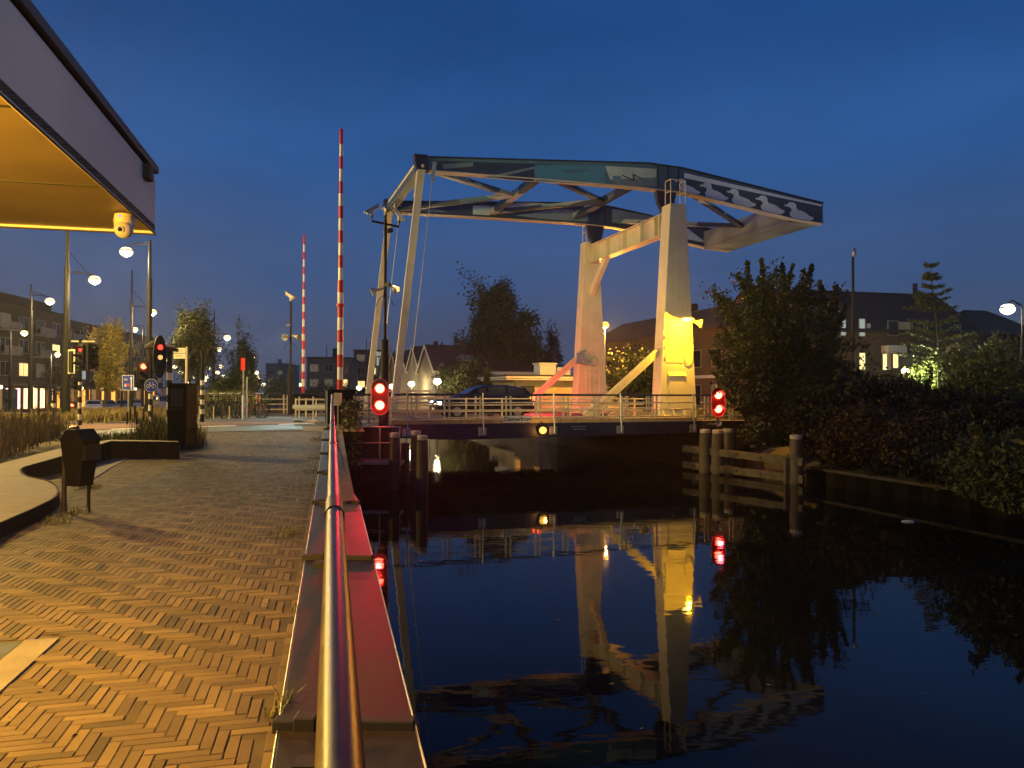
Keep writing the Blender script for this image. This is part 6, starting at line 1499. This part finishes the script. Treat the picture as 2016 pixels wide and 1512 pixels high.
for k, (yy, lb) in enumerate(((25.6, 'low bush hanging over the sheet piles right beside the tall fender pile'), (23.6, 'low bush hanging over the middle of the sheet pile wall'), (21.6, 'low bush drooping to the water right of the middle of the sheet pile wall'), (19.4, 'low bush drooping over the sheet piles near the right edge of the picture'), (17.6, 'low bush at the picture edge hanging over the sheet piles'))):
    shrub(lb, Vector((interp(RB, yy) + .45, yy, .5)), .75, 1.0, .95, 4200, M['leaf_shaded'], 130 + k, .065)
P = at(2010, 790, 15.5); P.z = .8
shrub('near dark shrub at the very right edge low over the water', P, 1.2, 1.6, 1.5, 7000, M['leaf_dark'], 52, .07)
P = at(1955, 700, 40); P.z = 1.7; tree('rounded autumn tree between the right lamp and the brick houses', P, .9, (0.5, 0, 2.1), (2.3, 2.0, 2.1), 15000, .14, M['leaf_mid'], 61, .14)
P = at(1700, 760, 40); P.z = 1.8; tree('dark small tree behind the bank shrubs below the lamp post', P, .5, (0, 0, 1.2), (2.4, 2, 1.0), 7000, .13, M['leaf_shaded'], 62, .1)
# layered sapling in front of the terrace
P = at(1838, 780, 44); P.z = 1.7; hT = at(1838, 522, 44).z - 1.7; rs = np.random.default_rng(7)
g = thing('layered_tree', 'slender tree with tiered feathery branches in front of the right brick houses', 'tree', P)
q = MB(); q.tube([(0.35, 0, 0), (.3, 0, hT * .5), (0, 0, hT * .8), (-.15, 0, hT)], [.1, .08, .05, .015], 8); pc = []
for k in range(15):
    t_ = .38 + .6 * k / 14; z = hT * t_ + rs.normal(0, .08); ln = .25 + 3.6 * (1 - t_) ** 1.0 * rs.uniform(.7, 1.1); x0 = .3 * (1 - t_) + (-.15) * t_
    for sgn in (-1, 1):
        a_ = rs.uniform(-.5, .5); l2 = ln * rs.uniform(.7, 1.15); c = [np.array([x0, 0, z]), np.array([x0 + sgn * l2 * .5, a_ * l2 * .5, z - .02 + .12 * l2]), np.array([x0 + sgn * l2, a_ * l2, z + .42 * l2 * rs.uniform(.3, 1)])]
        q.tube(c, .02, 4, .005); c = np.array(c); kk = 210; tt = rs.uniform(.1, 1.99, kk); i = tt.astype(int); f_ = (tt - i)[:, None]
        pc.append(c[i] * (1 - f_) + c[i + 1] * f_ + rs.normal(size=(kk, 3)) * np.array([.05, .14, .05]))
q.build('trunk', M['bark'], g); pc = np.concatenate(pc); V, Fq, sh_ = leaf_arrays(pc, .075, rs, .5); npmesh('crown', V, Fq, M['leaf_mid'], g, sh_)
P = at(1852, 790, 47); P.z = 1.7
tree('low leafy tree glowing yellow green beside the garden lamp', P, .9, (0, 0, 2.2), (1.25, 1.1, 1.1), 9000, .12, M['leaf_mid'], 63, .12, limbs=16)
# tree behind the bridge with ragged outline
P = at(992, 780, 84); P.z = .8; hT = at(992, 578, 84).z - .8
tree('tall ragged dark tree standing behind the yellow building', P, 3.0, (-.1, 0, hT * .56), (3.5, 3.2, hT * .45), 42000, .17, M['leaf_dark'], 71, .35, limbs=34, subs=6, spread=.10,
     lobes=[(-.75, 0, .55), (-.1, 0, 1), (.35, 0, .85), (.75, 0, .65), (-.95, 0, .2), (-.6, 0, .8), (.8, 0, .2), (.0, 0, .5), (-.6, 0, -.1), (1.05, 0, -.2), (-.9, 0, -.4), (.6, .3, -.5), (0, -.5, -.1), (-1.15, 0, -.65), (.95, 0, -.6), (0, 0, .2), (-.3, .5, -.6), (.3, -.6, .35)])
P = at(905, 780, 76); P.z = .8; tree('low leafy tree overlapping the khaki house', P + Vector((.9, 0, 0)), 1.0, (0, 0, 3.1), (2.7, 2.2, 2.5), 15000, .16, M['leaf_dark'], 72, .16)
P = at(950, 790, 58); P.z = 1.3; tree('conical dark shrub tree against the left corner of the yellow building', P, .3, (0, 0, 1.5), (.9, .8, 1.35), 6000, .1, M['leaf_dark'], 73, .08)
for k, (px, ptp, w_) in enumerate(((1055, 672, 1.5), (1081, 664, 1.9), (1036, 690, 1.3))):
    P = at(px, 780, 118); P.z = .6; hT = at(px, ptp, 118).z - .6
    tree(['slim poplar left of the pair behind the yellow building', 'broader poplar nearest the far bridge tower', 'short poplar half hidden by the ragged tree'][k], P, 1.0, (0, 0, hT * .52), (w_ * .8, w_ * .8, hT * .5), 7000, .2, M['leaf_dark'], 80 + k, .2, name='poplar', group='poplars behind the yellow building')
P = at(1238, 780, 50); P.z = 1.9; tree('leafy young tree between the two bridge towers', P, .9, (0, 0, 2.3), (1.7, 1.3, 1.7), 9000, .12, M['leaf_mid'], 84, .1)
P = at(1115, 780, 66); P.z = 1.5; tree('dark hedge tree left of the far tower', P, .4, (0, 0, 1.2), (3, 1, 1.2), 6000, .12, M['leaf_dark'], 85, .1)
# street trees on the left
P = at(206, 805, 47); P.z = zl(47); hT = at(206, 636, 47).z - P.z
tree('small street tree with yellow leaves lit by the lamps', P, 2.6, (.15, 0, hT * .62), (1.15, 1.0, hT * .36), 9000, .085, M['leaf_yellow'], 91, .07, limbs=30, subs=3, spread=.13)
P = at(390, 800, 44); P.z = zl(44); hT = at(386, 620, 44).z - P.z
tree('dense round-crowned dark tree left of the striped post', P, 3.4, (-.15, 0, hT * .66), (1.0, 1.0, hT * .31), 20000, .085, M['leaf_dark'], 92, .13, limbs=30, spread=.2)
P = at(472, 800, 52); P.z = zl(52); hT = at(472, 668, 52).z - P.z
tree('darker narrow tree behind the red marker pole', P, 1.0, (0, 0, hT * .6), (.9, .9, hT * .4), 11000, .09, M['leaf_dark'], 93, .1, limbs=20)
P = at(458, 800, 46); P.z = zl(46); tree('broad leafy bush tree behind the parked bicycles', P, .4, (0, 0, 1.6), (1.5, 1.2, 1.2), 8000, .09, M['leaf_mid'], 94, .1, spread=.2)
P = at(545, 790, 110); P.z = .6; tree('pale green tree lit by lamps down the footpath', P, 1, (0, 0, 2.4), (2.0, 1.6, 1.8), 5000, .16, M['leaf_mid'], 95, .15)
P = at(650, 780, 120); P.z = .6; tree('dark trees at the foot of the grey apartment block', P, .8, (0, 0, 1.9), (4.5, 2, 1.7), 7000, .2, M['leaf_dark'], 98, .2)
P = at(120, 790, 78); P.z = .7; tree('thin tree in front of the brick shops', P, 1.5, (0, 0, 3.3), (1.6, 1.3, 2.1), 3500, .1, M['leaf_brown'], 100, .08, limbs=20)
# ivy on the abutment below the dark cabinet
rs = np.random.default_rng(5); kk = 2600
px_ = rs.uniform(672, 716, kk); py_ = rs.uniform(788, 925, kk); ok_ = rs.uniform(0, 1, kk) < np.clip(1 - abs(px_ - 688) / 30, 0, 1)
pc = np.array([tuple(at(a_, b_, c_)) for a_, b_, c_ in zip(px_[ok_], py_[ok_], rs.uniform(24.0, 25.6, ok_.sum()))])
V, Fq, sh_ = leaf_arrays(pc, .07, rs, .5)
g = thing('ivy', 'straggling leafy ivy hanging below the dark cabinet at the canal edge', 'plant', Vector((-5.6, 24.6, 0))); npmesh('foliage', V - np.array([-5.6, 24.6, 0]), Fq, M['leaf_mid'], g, sh_)
q = MB(); q.tube([(.1, 0, .8), (.05, .1, 1.6), (.2, .2, 2.6)], .02, 5); q.tube([(-.1, .3, .6), (-.05, .1, 1.6), (.0, .2, 2.9)], .015, 5); q.build('stem', M['bark'], g)

# ------------------------------------------------------------------ grasses
def grass(name, pts, hgt, wid, m_, rs, lean=.35, label=None, kind='stuff', seedh=False):
    n_ = len(pts); a_ = rs.uniform(0, 2 * PI, n_); d = np.stack([np.cos(a_), np.sin(a_), np.zeros(n_)], 1); s = np.stack([-np.sin(a_), np.cos(a_), np.zeros(n_)], 1)
    h_ = hgt * rs.uniform(.45, 1.15, n_)[:, None]; l_ = lean * rs.uniform(.2, 1.2, n_)[:, None] * h_; w_ = wid * rs.uniform(.6, 1.3, n_)[:, None]
    up = np.array([[0, 0, 1.0]]); p0 = pts; p1 = pts + up * h_ * .55 + d * l_ * .3; p2_ = pts + up * h_ + d * l_
    w2 = w_ * (1.6 if seedh else .25)
    V = np.stack([p0 - s * w_, p0 + s * w_, p1 + s * w_ * .8, p1 - s * w_ * .8, p2_ + s * w2, p2_ - s * w2], 1).reshape(-1, 3)
    b_ = np.arange(n_)[:, None] * 6; Fq = np.concatenate([b_ + np.array([[0, 1, 2, 3]]), b_ + np.array([[3, 2, 4, 5]])])
    sh_ = np.clip(rs.normal(.5, .22, n_), 0, 1); sh_ = np.concatenate([sh_, np.clip(sh_ + .15, 0, 1)])
    o = npmesh(name, V, Fq, m_, None, sh_); o['kind'] = kind; o['label'] = label; o['category'] = 'grass' if 'grass' in name else 'plants'
    return o
def patch(poly_px, n_, rs, clump=.25, zf=None):
    """ground points inside an image region"""
    P_ = [atz(px, py, z) for px, py, z in poly_px]; xs_ = [p_.x for p_ in P_]; ys_ = [p_.y for p_ in P_]; out = []
    def inside(x, y):
        c = False; j = len(P_) - 1
        for i in range(len(P_)):
            if (P_[i].y > y) != (P_[j].y > y) and x < (P_[j].x - P_[i].x) * (y - P_[i].y) / (P_[j].y - P_[i].y) + P_[i].x: c = not c
            j = i
        return c
    cen = []
    while len(cen) < max(8, n_ // 40):
        x, y = rs.uniform(min(xs_), max(xs_)), rs.uniform(min(ys_), max(ys_))
        if inside(x, y): cen.append((x, y))
    while len(out) < n_:
        c = cen[rs.integers(len(cen))]; x, y = c[0] + rs.normal(0, clump), c[1] + rs.normal(0, clump)
        if inside(x, y) or rs.uniform() < .15: out.append((x, y, (zf or zl)(y)))
    return np.array(out)
rs = np.random.default_rng(21)
z1 = 1.75
A = patch([(-90, 925, z1), (10, 912, z1), (60, 900, z1), (118, 880, z1), (128, 858, z1), (110, 845, z1), (0, 848, z1), (-90, 850, z1)], 9000, rs, .22, lambda y: zt(y) - .06)
grass('tall_grass', A, .34, .011, M['grass'], rs, .3, 'tall dry ornamental grass in the planter at the left')
grass('tall_grass_heads', A[::14], .62, .008, M['grass'], rs, .25, 'taller seeding grass stems rising out of the planter at the left', seedh=True)
A = patch([(120, 838, 1.95), (340, 832, 1.95), (340, 812, 1.9), (120, 815, 1.9)], 9000, rs, .35)
A = np.concatenate([A, patch([(150, 822, 1.9), (330, 818, 1.9), (330, 806, 1.8), (140, 806, 1.8)], 7000, rs, .5)])
grass('verge_grass', A, .3, .016, M['grass'], rs, .45, 'mounds of straw coloured grass on the verge beyond the crossing')
A = patch([(-20, 845, 1.9), (115, 838, 1.9), (125, 822, 1.9), (-20, 825, 1.9)], 5000, rs, .3)
grass('roadside_grass', A, .2, .014, M['grass'], rs, .4, 'rough dry grass by the road at the far left')
A = patch([(180, 868, 1.95), (330, 868, 1.95), (322, 856, 1.95), (190, 858, 1.95)], 3200, rs, .2)
grass('low_weeds', A, .36, .012, M['grass_green'], rs, .5, 'low green weeds along the planter edge left of the black cabinet')
A = patch([(270, 868, 1.95), (328, 868, 1.95), (328, 858, 1.95), (275, 858, 1.95)], 900, rs, .15)
grass('tall_weeds', A, .75, .014, M['grass_green'], rs, .4, 'taller green weeds right beside the black cabinet')
A = patch([(335, 876, 1.8), (402, 874, 1.8), (398, 862, 1.8), (340, 862, 1.8)], 1100, rs, .14, lambda y: zl(y))
grass('cabinet_weeds', A, .5, .01, M['grass'], rs, .6, 'tangled weeds at the foot of the black cabinet')
A = patch([(395, 822, 1.95), (500, 820, 1.95), (500, 806, 1.8), (395, 806, 1.8)], 6000, rs, .5)
grass('hedge_grass', A, 1.1, .03, M['grass_green'], rs, .35, 'rough green growth behind the parked bicycles')
A = patch([(580, 812, 1.7), (500, 812, 1.7), (500, 800, 1.3), (590, 798, 1.3)], 2500, rs, .5)
grass('path_edge_grass', A, .6, .03, M['grass_green'], rs, .5, 'grass beside the distant footpath')
A = patch([(1490, 826, 1.99), (1360, 826, 1.99), (1360, 815, 1.99), (1490, 815, 1.99)], 1500, rs, .2, lambda y: 1.99)
grass('bank_grass', A, .5, .012, M['grass_green'], rs, .5, 'weeds under the right end railing of the bridge')
# cattails
for k, (px, dy) in enumerate(((250, 0), (256, -4), (265, -2), (269, -3), (282, 0), (299, 2))):
    P = at(px, 862, 17.6); P.z = 1.9; q = MB(); hh = .75 + .08 * (k % 3); q.tube([(0, 0, 0), (.01, 0, hh)], .006, 4); g = thing('cattail', 'thin dark cattail stem among the weeds behind the planter edge', 'plant', P, 0, 'cattails behind the planter'); q.build('stem', M['wood_dark'], g)
    q = MB(); q.cyl((.01, 0, hh - .3), (.012, 0, hh - .02), .02, n=8); q.build('seed_head', M['wood_dark'], g)
# small weeds on the promenade and at the bin
pts = []
for px, py, n_, s in ((575, 1052, 60, .12), (625, 870, 70, .14), (633, 848, 60, .16), (622, 905, 40, .1), (560, 1390, 14, .03), (548, 1412, 14, .03), (175, 962, 90, .1), (120, 1030, 60, .1), (150, 1012, 50, .09), (585, 1200, 10, .03), (600, 960, 30, .1), (612, 930, 30, .1)):
    P = atz(px, py, 1.6)
    for _ in range(2): P = atz(px, py, zl(P.y))
    for _ in range(n_): x, y = P.x + rs.normal(0, s), P.y + rs.normal(0, s * 1.4); pts.append((x, y, zl(y)))
grass('paving_weeds', np.array(pts), .1, .005, M['grass_green'], rs, .8, 'small weeds growing between the promenade bricks')
# debris crumbs on the promenade
q = MB()
for _ in range(420):
    y = 3 + 20 * rs.uniform() ** 1.2; x = railx(y) - .35 - 4.6 * rs.uniform() ** .8
    if x < left_edge(y) + .1 or (x < xs(y, .05) and y < 5): continue
    s = rs.uniform(.006, .022); z = zl(y) + .006; a_ = rs.uniform(0, 6.28)
    q.add([(x + s * math.cos(a_), y + s * math.sin(a_), z), (x - s * math.sin(a_) * .6, y + s * .6 * math.cos(a_), z + s * .4), (x - s * math.cos(a_), y - s * math.sin(a_), z), (x + s * math.sin(a_) * .6, y - s * .6 * math.cos(a_), z + s * .2)], [(0, 1, 2, 3)])
o = q.build('fallen_leaves', M['leaf_brown']); o['kind'] = 'stuff'; o['label'] = 'scattered fallen leaves and crumbs on the bricks'; o['category'] = 'litter'

q = MB(); rs = np.random.default_rng(77)
for _ in range(170):
    y = 6 + 34 * rs.uniform() ** 1.3; x0, x1 = interp(LB, y) + .3, interp(RB, y) - .3
    c_ = rs.uniform(); x = x0 + (x1 - x0) * (c_ ** 2 if rs.uniform() < .5 else 1 - (1 - c_) ** 2.5); s = rs.uniform(.015, .05); a_ = rs.uniform(0, 6.28)
    q.add([(x + s * math.cos(a_), y + s * math.sin(a_), .004), (x - s * .5 * math.sin(a_), y + s * .5 * math.cos(a_), .005), (x - s * math.cos(a_), y - s * math.sin(a_), .004), (x + s * .5 * math.sin(a_), y - s * .5 * math.cos(a_), .006)], [(0, 1, 2, 3)])
o = q.build('floating_leaves', M['leaf_yellow']); o['kind'] = 'stuff'; o['label'] = 'scattered leaves floating on the canal water'; o['category'] = 'leaves'
# ------------------------------------------------------------------ evening haze
HZ = bpy.data.materials.new('evening_haze'); HZ.use_nodes = True; n = HZ.node_tree; n.nodes.remove(n.nodes['Principled BSDF'])
v_ = n.nodes.new('ShaderNodeVolumePrincipled'); v_.inputs['Color'].default_value = (.8, .84, .9, 1); v_.inputs['Density'].default_value = .00045; v_.inputs['Anisotropy'].default_value = .72
n.links.new(v_.outputs[0], n.nodes['Material Output'].inputs['Volume'])
q = MB(); q.b2(-420, 420, -210, 420, -2.6, 16.5); struct(q.build('haze', HZ), 'stuff')
